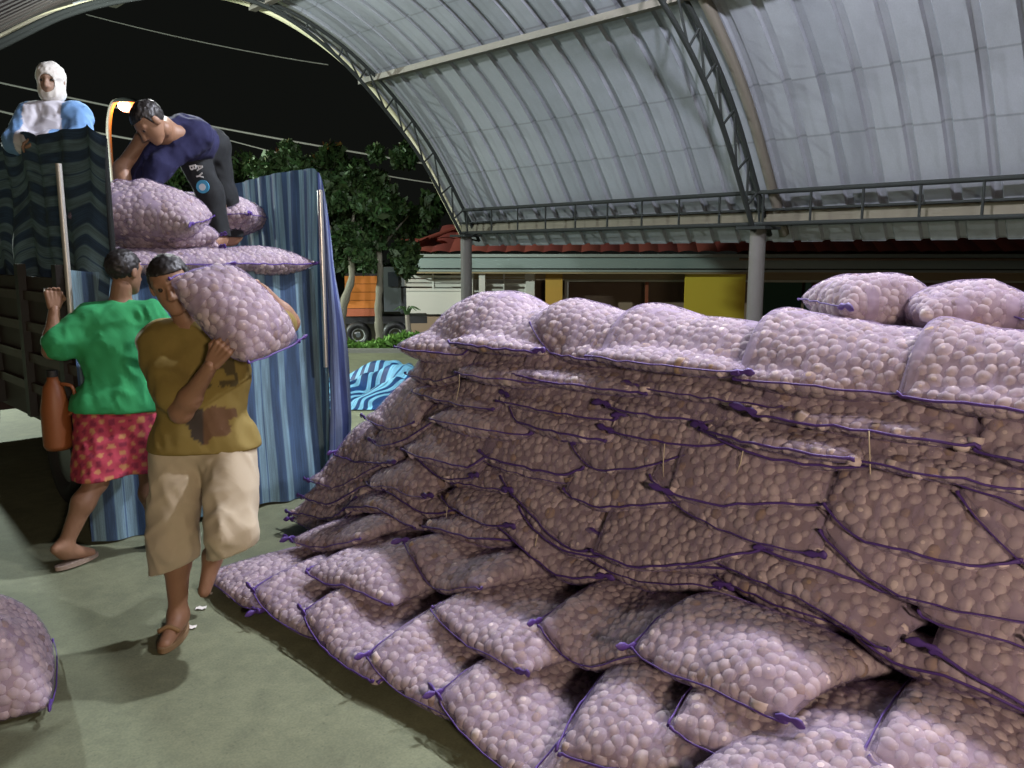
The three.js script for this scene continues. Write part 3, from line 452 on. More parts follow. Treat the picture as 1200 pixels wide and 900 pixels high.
// ---------------------------------------------------------------- trees, hedge, potted palm, wires, street lamp
const leafGeo = (() => { const s = new THREE.PlaneGeometry(0.17, 0.08, 2, 1), p = s.attributes.position; for (let i = 0; i < p.count; i++) { const x = p.getX(i); p.setZ(i, -0.9 * x * x * 2); if (Math.abs(x) > 0.05) p.setY(i, p.getY(i) * 0.25); } s.computeVertexNormals(); return s; })();
const leafMat = new THREE.MeshPhysicalMaterial({ color: lin(0.024, 0.056, 0.016), roughness: 0.6, transmission: 0.0, side: THREE.DoubleSide });
function tree(label, x, z, trunkPts, crowns, nLeaf, r0) {
  const g = groundY(z), R = rngOf(Math.round(x * 100 + z * 7 + 9999)), t = thing('tree', label, 'tree', V3(x, g, z));
  part('trunk', tube(spline(trunkPts.map(([a, b, c]) => V3(a, b, c)), 24), (s) => r0 * (1 - 0.55 * s) * (1 + 0.12 * Math.sin(s * 40)), 9), mat(0.17, 0.16, 0.12, 0.9, { bumpMap: grain, bumpScale: 0.01 }), t);
  const top = V3(...trunkPts[trunkPts.length - 1]);
  crowns.forEach(([a, b, c]) => part('limb', tube(spline([top.clone().add(V3(0, -0.25, 0)), top.clone().lerp(V3(a, b, c), 0.5).add(V3(0, -0.12, 0)), V3(a, b, c)], 10), (s) => r0 * 0.5 * (1 - 0.8 * s), 6), mat(0.13, 0.12, 0.09, 0.9), t));
  const tw = []; let W0 = 0; crowns.forEach((c) => { W0 += c[3] ** 3; });
  crowns.forEach(([a, b, c, r]) => { const clumps = Math.max(5, Math.round(r * 16)); for (let k = 0; k < clumps; k++) { const d = V3(R() - 0.5, (R() - 0.45) * 0.9, R() - 0.5).normalize().multiplyScalar(r * (0.35 + 0.65 * Math.sqrt(R()))); tw.push([V3(a, b, c).add(d), r * (0.16 + 0.2 * R())]); } });
  const im = new THREE.InstancedMesh(leafGeo, leafMat, nLeaf), m = new THREE.Matrix4(), col = new THREE.Color(); im.name = 'crown';
  for (let k = 0; k < nLeaf; k++) { const [c, r] = tw[Math.floor(R() * tw.length)], d = V3(R() - 0.5, R() - 0.5, R() - 0.5).normalize().multiplyScalar(r * Math.cbrt(R())); m.compose(c.clone().add(d), new THREE.Quaternion().setFromEuler(new THREE.Euler(R() * 6, R() * 6, R() * 6)), V3(1, 1, 1).multiplyScalar(0.7 + 0.8 * R())); im.setMatrixAt(k, m); const q = 0.6 + 0.8 * R(); im.setColorAt(k, col.setRGB(q * (0.8 + 0.5 * R()), q, q * 0.8)); }
  im.castShadow = im.receiveShadow = true; im.userData.kind = 'stuff'; t.add(im);
}
tree('leafy tree with a straight pale trunk between the truck and the house', -2.38, -14.6, [[0, 0, 0], [-0.02, 0.7, 0], [0.03, 1.4, 0], [0, 2.0, 0]], [[0.1, 2.0, 0.2, 0.75], [0.55, 2.35, 0, 0.62], [-0.5, 2.6, -0.2, 0.85], [0.25, 3.0, 0, 0.6], [-0.9, 2.9, -0.3, 0.7], [-0.2, 1.75, 0.3, 0.5]], 15000, 0.085);
tree('tree with a crooked forked trunk beside the truck flap', -2.96, -14.3, [[0, 0, 0], [-0.06, 0.5, 0], [0.03, 0.9, 0], [0.16, 1.3, 0], [0.1, 2.0, 0]], [[-0.3, 2.2, 0, 0.8], [-0.7, 2.7, -0.3, 0.8], [0.3, 2.6, 0.1, 0.6], [-1.2, 3.0, -0.6, 0.6]], 10000, 0.1);
tree('large dark tree far behind the parked truck', -8.5, -27, [[0, 0, 0], [0.1, 2, 0], [0, 4, 0]], [[0, 4, 0, 1.6], [2.6, 3.6, 0, 1.7], [-2, 4.2, 0, 1.5], [4.6, 2.6, 1, 1.5], [2.2, 4.6, 0, 1.2]], 16000, 0.25);
{
  const R = rngOf(5), g = thing('low_hedge', 'strip of low green plants along the far edge of the floor', 'hedge', V3(0, 0, 0)), n = 5200, im = new THREE.InstancedMesh(leafGeo, new THREE.MeshStandardMaterial({ color: lin(0.12, 0.26, 0.04), roughness: 0.7, side: THREE.DoubleSide }), n), m = new THREE.Matrix4(); im.name = 'leaves';
  for (let k = 0; k < n; k++) { const x = -4.2 + R() * 3.4, h = 0.10 + 0.12 * (noise(x * 3, 1) + 0.5) + (x > -1.9 ? 0.06 : 0); m.compose(V3(x, R() * h + 0.02, -14.05 - R() * 0.5), new THREE.Quaternion().setFromEuler(new THREE.Euler(R() * 6, R() * 6, R() * 6)), V3(1, 1, 1).multiplyScalar(0.4 + 0.5 * R())); im.setMatrixAt(k, m); }
  im.userData.kind = 'stuff'; g.add(im);
  part('kerb', box(4, 0.1, 0.12, -2.6, 0.02, -13.92), mat(0.2, 0.2, 0.17, 0.9), g);
}
{
  const t = thing('small_palm', 'small palm with a pale stump stem before the white parapet', 'plant', V3(-1.86, 0, -14.4));
  part('stem', tube(spline([V3(0, 0, 0), V3(0.02, 0.3, 0), V3(0, 0.62, 0)], 8), (s) => 0.06 - 0.02 * s, 8), mat(0.24, 0.21, 0.17, 0.9), t);
  for (let k = 0; k < 9; k++) { const a = k * 0.7, d = V3(Math.cos(a), 0, Math.sin(a)); part('leaf', tube(spline([V3(0, 0.6, 0), d.clone().multiplyScalar(0.1).setY(0.76), d.clone().multiplyScalar(0.24).setY(0.70)], 6), (s) => 0.03 * (1 - s * 0.8), 5, 0.25), mat(0.05, 0.10, 0.03, 0.7), t); }
}
[['upper overhead cable crossing behind the arch', [-15.1, 6.7, -25], [-2.4, 4.35, -25], 0.032], ['lower overhead cable at the far left beside the man in light blue', [-15.2, 5.9, -25], [-9, 4.75, -25], 0.036], ['thin overhead cable high under the top of the arch', [-12.4, 8.6, -25], [-5.4, 7.2, -25], 0.018], ['thin overhead cable over the tree beside the arch foot', [-8.4, 5.05, -25], [-2.3, 3.8, -25], 0.02]].forEach(([l, a, b, r]) => {
  const A = V3(...a), B = V3(...b), pts = []; for (let i = 0; i <= 16; i++) { const s = i / 16; pts.push(A.clone().lerp(B, s).add(V3(0, -0.25 * 4 * s * (1 - s) * 0.4, 0))); }
  const c = part('overhead_cable', tube(pts, r, 5), mat(0.35, 0.36, 0.33, 0.6), scene); c.name = numbered('overhead_cable'); tag(c, l, 'cable');
});
{
  const t = thing('street_lamp', 'orange sodium street lamp glowing behind the bending man', 'street lamp', V3(-7.68, groundY(-16), -16)), y = 4.44 - groundY(-16);
  part('lamp_pole', tube(spline([V3(0, 0, 0), V3(0, 3, 0), V3(0.02, y - 0.25, 0), V3(0.14, y + 0.08, 0), V3(0.28, y + 0.12, 0)], 24), 0.05, 8), M.paleSteel, t);
  part('lamp_hood', new THREE.SphereGeometry(0.2, 20, 10, 0, 6.2832, 0, 1.6).scale(1.3, 0.5, 0.8).translate(0.38, y + 0.07, 0), M.steel, t);
  part('lamp_glass', new THREE.SphereGeometry(0.15, 20, 14).scale(1.1, 0.8, 0.9).translate(0.38, y + 0.02, 0), new THREE.MeshStandardMaterial({ color: 0xffffff, emissive: 0xff6a14, emissiveIntensity: 3.2 }), t);
  const L = new THREE.PointLight(0xff8a2c, LAMP.sodium); L.position.set(0.38, y + 0.02, 0); L.castShadow = true; L.shadow.radius = 5; t.add(L);
}

{
  const t = thing('flood_lamp', 'white flood lamp on a tall pole in the yard left of the truck', 'flood lamp', V3(-10.2, 0, -13));
  part('lamp_pole', bar(V3(0, 0, 0), V3(0, 3.9, 0), 0.06, 10), M.steel, t); part('lamp_head', box(0.4, 0.12, 0.3, 0.2, 3.95, 0, 0, 0, -0.3), M.steel, t);
  part('lamp_glass', new THREE.SphereGeometry(0.09, 16, 12).translate(0.28, 3.8, 0), new THREE.MeshStandardMaterial({ color: 0xffffff, emissive: 0xeaf4ee, emissiveIntensity: 12 }), t);
  const L = new THREE.PointLight(0xe8f5ea, LAMP.flood); L.position.set(0.28, 3.8, 0); L.castShadow = true; L.shadow.radius = 4; t.add(L);
}

// ---------------------------------------------------------------- people: bodies as one smooth surface (distance fields meshed by surface nets)
function capsule(p, a, b, ra, rb) { const ax = b.x - a.x, ay = b.y - a.y, az = b.z - a.z, px = p.x - a.x, py = p.y - a.y, pz = p.z - a.z, l = ax * ax + ay * ay + az * az || 1e-9, t = Math.min(1, Math.max(0, (px * ax + py * ay + pz * az) / l)); return Math.hypot(px - ax * t, py - ay * t, pz - az * t) - (ra + (rb - ra) * t); }
const smin = (a, b, k) => { const h = Math.max(k - Math.abs(a - b), 0) / k; return Math.min(a, b) - h * h * k * 0.25; };
function field(bones, k) { return (p) => { let d = 9; for (const [a, b, ra, rb] of bones) d = smin(d, capsule(p, a, b, ra, rb), k); return d; }; }
function ell(p, c, r, F) { const q = F ? V3(p.x - c.x, p.y - c.y, p.z - c.z) : p.clone().sub(c); const k0 = Math.hypot(q.x / r.x, q.y / r.y, q.z / r.z), k1 = Math.hypot(q.x / r.x ** 2, q.y / r.y ** 2, q.z / r.z ** 2); return k1 < 1e-9 ? -Math.min(r.x, r.y, r.z) : k0 * (k0 - 1) / k1; }
function netMesh(f, lo, hi, c) {
  const nx = Math.ceil((hi.x - lo.x) / c) + 2, ny = Math.ceil((hi.y - lo.y) / c) + 2, nz = Math.ceil((hi.z - lo.z) / c) + 2, D = new Float32Array(nx * ny * nz).fill(9), p = V3(), I = (i, j, k) => (k * ny + j) * nx + i, q = 4;
  for (let k = 0; k < nz; k += q) for (let j = 0; j < ny; j += q) for (let i = 0; i < nx; i += q) {   // coarse look first
    p.set(lo.x + (i + q / 2) * c, lo.y + (j + q / 2) * c, lo.z + (k + q / 2) * c); const d = f(p);
    const near = Math.abs(d) < c * q * 1.7 + 0.02;
    for (let kk = k; kk < Math.min(nz, k + q); kk++) for (let jj = j; jj < Math.min(ny, j + q); jj++) for (let ii = i; ii < Math.min(nx, i + q); ii++) D[I(ii, jj, kk)] = near ? f(p.set(lo.x + ii * c, lo.y + jj * c, lo.z + kk * c)) : d;
  }
  const vid = new Int32Array(nx * ny * nz).fill(-1), pos = [], idx = [], E = [[0, 1], [0, 2], [0, 4], [1, 3], [1, 5], [2, 3], [2, 6], [3, 7], [4, 5], [4, 6], [5, 7], [6, 7]];
  for (let k = 0; k < nz - 1; k++) for (let j = 0; j < ny - 1; j++) for (let i = 0; i < nx - 1; i++) {
    const v = []; let m = 0; for (let n = 0; n < 8; n++) { const d = D[I(i + (n & 1), j + ((n >> 1) & 1), k + (n >> 2))]; v.push(d); if (d < 0) m |= 1 << n; }
    if (m === 0 || m === 255) continue; let x = 0, y = 0, z = 0, n = 0;
    for (const [a, b] of E) if ((v[a] < 0) !== (v[b] < 0)) { const t = v[a] / (v[a] - v[b]); x += (a & 1) + ((b & 1) - (a & 1)) * t; y += ((a >> 1) & 1) + (((b >> 1) & 1) - ((a >> 1) & 1)) * t; z += (a >> 2) + ((b >> 2) - (a >> 2)) * t; n++; }
    vid[I(i, j, k)] = pos.length / 3; pos.push(lo.x + (i + x / n) * c, lo.y + (j + y / n) * c, lo.z + (k + z / n) * c);
  }
  const quad = (a, b, cc, d, flip) => { if (a < 0 || b < 0 || cc < 0 || d < 0) return; flip ? idx.push(a, cc, b, a, d, cc) : idx.push(a, b, cc, a, cc, d); };
  for (let k = 1; k < nz - 1; k++) for (let j = 1; j < ny - 1; j++) for (let i = 1; i < nx - 1; i++) {
    const s = D[I(i, j, k)] < 0;
    if (s !== (D[I(i + 1, j, k)] < 0)) quad(vid[I(i, j - 1, k - 1)], vid[I(i, j, k - 1)], vid[I(i, j, k)], vid[I(i, j - 1, k)], !s);
    if (s !== (D[I(i, j + 1, k)] < 0)) quad(vid[I(i - 1, j, k - 1)], vid[I(i, j, k - 1)], vid[I(i, j, k)], vid[I(i - 1, j, k)], s);
    if (s !== (D[I(i, j, k + 1)] < 0)) quad(vid[I(i - 1, j - 1, k)], vid[I(i, j - 1, k)], vid[I(i, j, k)], vid[I(i - 1, j, k)], !s);
  }
  const g = new THREE.BufferGeometry(); g.setAttribute('position', new THREE.Float32BufferAttribute(pos, 3)); g.setIndex(idx); g.computeVertexNormals(); return g;
}
function bounds(bones, pad = 0.06) { const lo = V3(9e9, 9e9, 9e9), hi = V3(-9e9, -9e9, -9e9); for (const [a, b, ra, rb] of bones) for (const [p, r] of [[a, ra], [b, rb]]) { lo.min(p.clone().subScalar(r + pad)); hi.max(p.clone().addScalar(r + pad)); } return [lo, hi]; }
const mid = (a, b, t = 0.5) => a.clone().lerp(b, t);
function frame(fwd, upish) { const f = fwd.clone().normalize(), r = f.clone().cross(upish).normalize(), u = r.clone().cross(f).normalize(); return { f, r, u }; }   // forward, right-hand side (its own right), up
function headGeo(c, F) {   // c head centre; F frame
  const { f, r, u } = F, loc = (p) => { const d = p.clone().sub(c); return V3(d.dot(r), d.dot(u), d.dot(f)); };
  const sdf = (P) => {
    const p = loc(P), ax = V3(Math.abs(p.x), p.y, p.z);
    let d = ell(p, V3(0, 0.03, -0.012), V3(0.074, 0.086, 0.094)); d = smin(d, ell(p, V3(0, -0.045, 0.022), V3(0.058, 0.062, 0.066)), 0.04); d = smin(d, ell(p, V3(0, -0.092, 0.060), V3(0.026, 0.02, 0.024)), 0.03);
    d = smin(d, capsule(p, V3(0, 0.012, 0.078), V3(0, -0.028, 0.100), 0.010, 0.014), 0.012); d = smin(d, capsule(ax, V3(0, -0.033, 0.092), V3(0.012, -0.034, 0.084), 0.009, 0.008), 0.008);
    d = smin(d, capsule(ax, V3(0.0, 0.030, 0.080), V3(0.045, 0.028, 0.062), 0.009, 0.009), 0.02); d = -smin(-d, capsule(ax, V3(0.030, 0.008, 0.094), V3(0.036, 0.006, 0.088), 0.016, 0.014), 0.012);
    d = smin(d, ell(ax, V3(0.031, 0.008, 0.066), V3(0.0135, 0.0135, 0.0135)), 0.004);
    d = smin(d, capsule(ax, V3(0, -0.058, 0.080), V3(0.020, -0.060, 0.070), 0.007, 0.004), 0.006); d = smin(d, capsule(ax, V3(0, -0.068, 0.078), V3(0.017, -0.067, 0.070), 0.008, 0.005), 0.006);
    d = smin(d, ell(ax, V3(0.076, 0.0, -0.012), V3(0.010, 0.032, 0.020)), 0.008); return d;
  };
  return netMesh(sdf, c.clone().subScalar(0.15), c.clone().addScalar(0.15), 0.0042);
}
function hairGeo(c, F, o = {}) {
  const { f, r, u } = F;
  return netMesh((P) => { const d0 = P.clone().sub(c), p = V3(d0.dot(r), d0.dot(u), d0.dot(f)); let d = ell(p, V3(0, 0.036, -0.016), V3(0.082, 0.092, 0.101)) - 0.004 * noise(P.x * 70, P.y * 70, P.z * 70) - 0.003 * noise(P.x * 160, P.y * 50, P.z * 160); d = Math.max(d, Math.min(p.z - 0.012 - 0.15 * (p.y), (o.line ?? 0.062) - p.y), -(p.y + 0.075)); return d; }, c.clone().subScalar(0.16), c.clone().addScalar(0.16), 0.006);
}
function handBones(w, d, n, side, curl, sc = 1) {   // wrist, towards the fingers, palm normal, side = thumb direction; curl 0 open .. 1 closed
  const D = d.clone().normalize(), N = n.clone().sub(D.clone().multiplyScalar(n.dot(D))).normalize(), S = side.clone().sub(D.clone().multiplyScalar(side.dot(D))).sub(N.clone().multiplyScalar(side.dot(N))).normalize();
  const P = (x, y, z) => w.clone().addScaledVector(D, x * sc).addScaledVector(S, y * sc).addScaledVector(N, z * sc), b = [];
  const ys = [0.030, 0.010, -0.011, -0.030], len = [0.9, 1, 0.93, 0.74];
  ys.forEach((y, i) => {
    b.push([P(0.01, y * 0.55, 0), P(0.085, y, 0), 0.016 * sc, 0.0125 * sc]); let q = P(0.088, y, 0), a = 0.15 + curl * 1.0 + i * 0.05;
    [0.042, 0.027, 0.021].forEach((l, j) => { const nx = q.clone().addScaledVector(D, Math.cos(a) * l * len[i] * sc).addScaledVector(N, Math.sin(a) * l * len[i] * sc); b.push([q, nx, (0.0095 - j * 0.0012) * sc, (0.0085 - j * 0.0012) * sc]); q = nx; a += 0.15 + curl * 0.9; });
  });
  let q = P(0.025, 0.025, 0.004); for (const [x, y, z] of [[0.055, 0.052, 0.015 + 0.015 * curl], [0.085, 0.058 - 0.02 * curl, 0.025 + 0.03 * curl], [0.108, 0.054 - 0.03 * curl, 0.03 + 0.04 * curl]]) { const e = P(x, y, z); b.push([q, e, 0.013 * sc, 0.010 * sc]); q = e; }
  return b;
}
function handGeo(...a) { const b = handBones(...a), [lo, hi] = bounds(b, 0.012); return netMesh(field(b, 0.007), lo, hi, 0.0035); }
function strip(g) { const q = g.clone(); q.deleteAttribute('uv'); return q; }
// J: joints in world space. Returns the group with the body; clothes are added by the caller
function person(label, base, J, F, skin, hairM, hands = [], o = {}) {
  const t = thing('person', label, 'person', base, 0, o.group), L = (p) => p.clone().sub(base), j = {}; for (const k in J) j[k] = L(J[k]);
  j.chest ??= mid(mid(j.shL, j.shR), mid(j.hipL, j.hipR), 0.3); j.pelvis = mid(j.hipL, j.hipR); j.neck ??= mid(j.shL, j.shR).add(V3(0, 0.03, 0));
  const hr = mid(j.shR, j.hipR, 0.35), hl = mid(j.shL, j.hipL, 0.35), wr = mid(j.shR, j.hipR, 0.68), wl = mid(j.shL, j.hipL, 0.68), inn = (p, q, k) => p.clone().lerp(q, k);
  const torso = [[inn(j.shR, j.shL, 0.16), inn(hr, hl, 0.24), 0.066, 0.095], [inn(j.shL, j.shR, 0.16), inn(hl, hr, 0.24), 0.066, 0.095], [inn(hr, hl, 0.24), inn(wr, wl, 0.28), 0.095, 0.088], [inn(hl, hr, 0.24), inn(wl, wr, 0.28), 0.095, 0.088], [inn(wr, wl, 0.28), inn(j.hipR, j.hipL, 0.2), 0.088, 0.1], [inn(wl, wr, 0.28), inn(j.hipL, j.hipR, 0.2), 0.088, 0.1], [mid(j.shL, j.shR), j.chest, 0.08, 0.1], [j.chest, j.pelvis, 0.1, 0.1]];
  const head = L(o.head), nb = head.clone().addScaledVector(F.u, -0.07).addScaledVector(F.f, -0.02), neck = [[j.neck, nb, 0.056, 0.052], [j.neck.clone().add(V3(0, -0.05, 0)), j.shR, 0.06, 0.05], [j.neck.clone().add(V3(0, -0.05, 0)), j.shL, 0.06, 0.05]];
  const arm = (s) => [[j['sh' + s], j['el' + s], 0.052, 0.041], [j['el' + s], mid(j['el' + s], j['wr' + s], 0.3), 0.041, 0.042], [mid(j['el' + s], j['wr' + s], 0.3), j['wr' + s], 0.042, 0.027]];
  const leg = (s) => { const h = j['hip' + s], k = j['kn' + s], a = j['an' + s]; if (!k) return []; const back = F0.clone().multiplyScalar(-0.025); return [[h, k, 0.085, 0.056], [k, mid(k, a, 0.3).add(back), 0.054, 0.056], [mid(k, a, 0.3).add(back), a, 0.056, 0.036], [a, a.clone().lerp(j['toe' + s], -0.3).add(V3(0, -0.02, 0)), 0.036, 0.03], [a, j['toe' + s], 0.036, 0.02], [a.clone().add(V3(0, -0.035, 0)), j['toe' + s], 0.032, 0.022]]; };
  const F0 = o.bodyF ?? V3(F.f.x, 0, F.f.z).normalize();
  const parts = { torso, neck, armL: arm('L'), armR: arm('R'), legL: leg('L'), legR: leg('R') }, all = Object.values(parts).flat();
  const [lo, hi] = bounds(all), gs = [netMesh(field(all, 0.035), lo, hi, 0.013), headGeo(head, F)];
  for (const h of hands) gs.push(handGeo(L(h[0]), ...h.slice(1)));
  part('body', mergeGeometries(gs.map(strip)), skin, t);
  if (hairM) part('hair', hairGeo(head, F, o.hair), hairM, t);
  for (const s of [-1, 1]) part('eye', new THREE.SphereGeometry(0.0115, 12, 8).translate(...head.clone().addScaledVector(F.r, s * 0.031).addScaledVector(F.u, 0.008).addScaledVector(F.f, 0.0705).toArray()), mat(0.02, 0.014, 0.01, 0.2), t);
  return { t, j, parts, L };
}
function garment(name, bones, grow, cuts, m, parent, o = {}) {   // cloth over bones, cut by planes [point, normal] (what lies on the normal's side is away)
  const B = bones.map(([a, b, ra, rb]) => [a, b, ra + grow, rb + grow * (o.flare ?? 1)]), f = field(B, o.k ?? 0.05), [lo, hi] = bounds(B), w = o.fold ?? 0.008, s = o.fs ?? 16;
  const g = netMesh((p) => { const n1 = noise(p.x * s, p.y * s * 0.45, p.z * s), n2 = noise(p.x * s * 1.3 + p.y * 7, p.y * s * 0.7, p.z * s * 1.3 + 5), n3 = noise(p.x * s * 0.8 - p.y * 12, p.y * s * 0.5, p.z * s * 0.8 + 9); let d = f(p) + w * 0.8 * n1 + w * 1.1 * (Math.abs(n2) - 0.3) + w * 0.9 * (Math.abs(n3) - 0.3); for (const [c, n] of cuts) d = Math.max(d, (p.x - c.x) * n.x + (p.y - c.y) * n.y + (p.z - c.z) * n.z); return d; }, lo, hi, o.cell ?? 0.010);
  if (o.paint) { const P = g.attributes.position, C = new Float32Array(P.count * 3), v = V3(); for (let i = 0; i < P.count; i++) { v.fromBufferAttribute(P, i); C.set(o.paint(v), i * 3); } g.setAttribute('color', new THREE.BufferAttribute(C, 3)); }
  const mesh = part(name, g, m, parent); return mesh;
}
const paintM = () => new THREE.MeshStandardMaterial({ vertexColors: true, roughness: 0.9 });
const skinA = mat(0.24, 0.13, 0.075, 0.55), skinB = mat(0.22, 0.12, 0.07, 0.55), skinC = mat(0.30, 0.19, 0.13, 0.55), hairBlack = mat(0.012, 0.010, 0.009, 0.55);

// --- the walker with a sack on his shoulder
{
  const base = V3(-1.49, 0, -3.36), J = {
    shR: V3(-1.50, 1.285, -3.40), shL: V3(-1.17, 1.345, -3.46), elR: V3(-1.33, 1.03, -3.20), wrR: V3(-1.16, 1.235, -3.10), elL: V3(-0.985, 1.36, -3.58), wrL: V3(-1.055, 1.50, -3.47),
    hipR: V3(-1.43, 0.83, -3.40), hipL: V3(-1.22, 0.83, -3.42), knR: V3(-1.455, 0.44, -3.33), anR: V3(-1.475, 0.085, -3.38), toeR: V3(-1.465, 0.03, -3.21), knL: V3(-1.165, 0.52, -3.22), anL: V3(-1.40, 0.27, -3.62), toeL: V3(-1.43, 0.11, -3.57), neck: V3(-1.35, 1.375, -3.40) };
  const F = frame(V3(0.30, -0.22, 1), V3(-0.22, 1, 0.05)), head = V3(-1.395, 1.53, -3.34);
  const P = person('barefoot-legged person in mustard shirt and beige shorts walking with a sack on the shoulder', base, J, F, skinA, hairBlack, [[V3(-1.16, 1.235, -3.10), V3(0.6, 0.75, 0.1), V3(0.25, 0.1, -0.95), V3(-0.6, 0.7, 0), 0.35], [V3(-1.055, 1.50, -3.47), V3(-0.5, 0.25, 0.3), V3(0.1, -0.6, 0.7), V3(-0.3, 0.7, 0), 0.4]], { head, bodyF: V3(0, 0, 1) });
  const { j, parts, t, L } = P, dn = V3(0, -1, 0), cut = (p, q, s) => { const d = q.clone().sub(p).normalize(); return [p.clone().lerp(q, s), d]; };
  const top = [...parts.torso, [j.shR, mid(j.shR, j.elR, 0.75), 0.056, 0.062], [j.shL, mid(j.shL, j.elL, 0.75), 0.056, 0.062]];
  garment('shirt', [...top, [j.hipL.clone().lerp(j.hipR, 0.1), j.hipR.clone().lerp(j.hipL, 0.1), 0.122, 0.122]], 0.028, [[V3(0, L(V3(0, 0.835, 0)).y, 0), dn], [j.neck.clone().add(V3(0, 0.035, 0.0)), V3(0, 0.9, 0.3).normalize()]], paintM(), t, { cell: 0.010, paint: (p) => {
    const x = p.x + base.x, y = p.y + base.y, front = p.z + base.z > -3.36;
    if (front) { const a = smooth(-0.02, 0.03, noise(x * 30, y * 30, 3) * 0.03 + Math.min(0.095 - Math.abs(x + 1.255), 0.07 - Math.abs(y - 0.965))); if (a > 0.5) return x < -1.275 ? [0.035, 0.026, 0.018] : [0.10, 0.05, 0.02]; if (Math.abs(y - 1.17) < 0.055 && Math.abs(x + 1.2) < 0.1 && noise(x * 40, y * 40, 8) > 0.05) return [0.06, 0.045, 0.015]; }
    return [0.19, 0.14, 0.032]; } });
  const shorts = [...parts.torso.slice(4, 6), [j.hipR, j.knR, 0.092, 0.084], [j.hipL, j.knL, 0.092, 0.088], [j.knR, mid(j.knR, j.anR, 0.95), 0.084, 0.074], [j.knL, j.knL.clone().add(V3(0.015, -0.3, -0.06)), 0.088, 0.085]];
  garment('shorts', shorts, 0.022, [[j.pelvis.clone().add(V3(0, 0.10, 0)), V3(0, 1, 0)], [L(V3(-1.47, 0.325, -3.36)), V3(0.34, -0.94, 0).normalize()]], mat(0.42, 0.36, 0.255, 0.9), t, { fold: 0.012, fs: 13, k: 0.025 });
  const sandal = (a, toe, tilt) => { const c = mid(a, toe, 0.42), yaw = Math.atan2(toe.x - a.x, toe.z - a.z); const sh = new THREE.Shape(); sh.absellipse(0, 0, 0.046, 0.135, 0, Math.PI * 2); const g = new THREE.ExtrudeGeometry(sh, { depth: 0.02, bevelEnabled: true, bevelSize: 0.004, bevelThickness: 0.004, bevelSegments: 1, curveSegments: 20 }); g.rotateX(Math.PI / 2); g.rotateX(tilt); g.rotateY(yaw); g.translate(c.x, Math.max(0.027, Math.min(a.y, toe.y) - 0.018), c.z); const s = part('sandal', g, mat(0.16, 0.10, 0.045, 0.8), t); const r = V3(Math.cos(yaw), 0, -Math.sin(yaw)), m = mid(a, toe, 0.68); part('strap', tube(spline([m.clone().addScaledVector(r, -0.045).setY(c.y - 0.0), m.clone().add(V3(0, 0.035, 0)), m.clone().addScaledVector(r, 0.045).setY(c.y)], 10), 0.011, 6), mat(0.20, 0.12, 0.05, 0.8), s); };
  sandal(j.anR, j.toeR, 0);
  looseSack('purple net sack of garlic carried on the shoulder of the walking person in mustard shirt', V3(-1.175, 1.355, -3.30), -0.35, { L: 0.42, W: 0.32, T: 0.22, pt: 2.6, ps: 2.4, lift: 0.5, tip: [0.15, -0.80] }, { hems: ['x+', 'x-'], dist: 0.033, r0: 0.022, r1: 0.030, tufts: 1 });
}
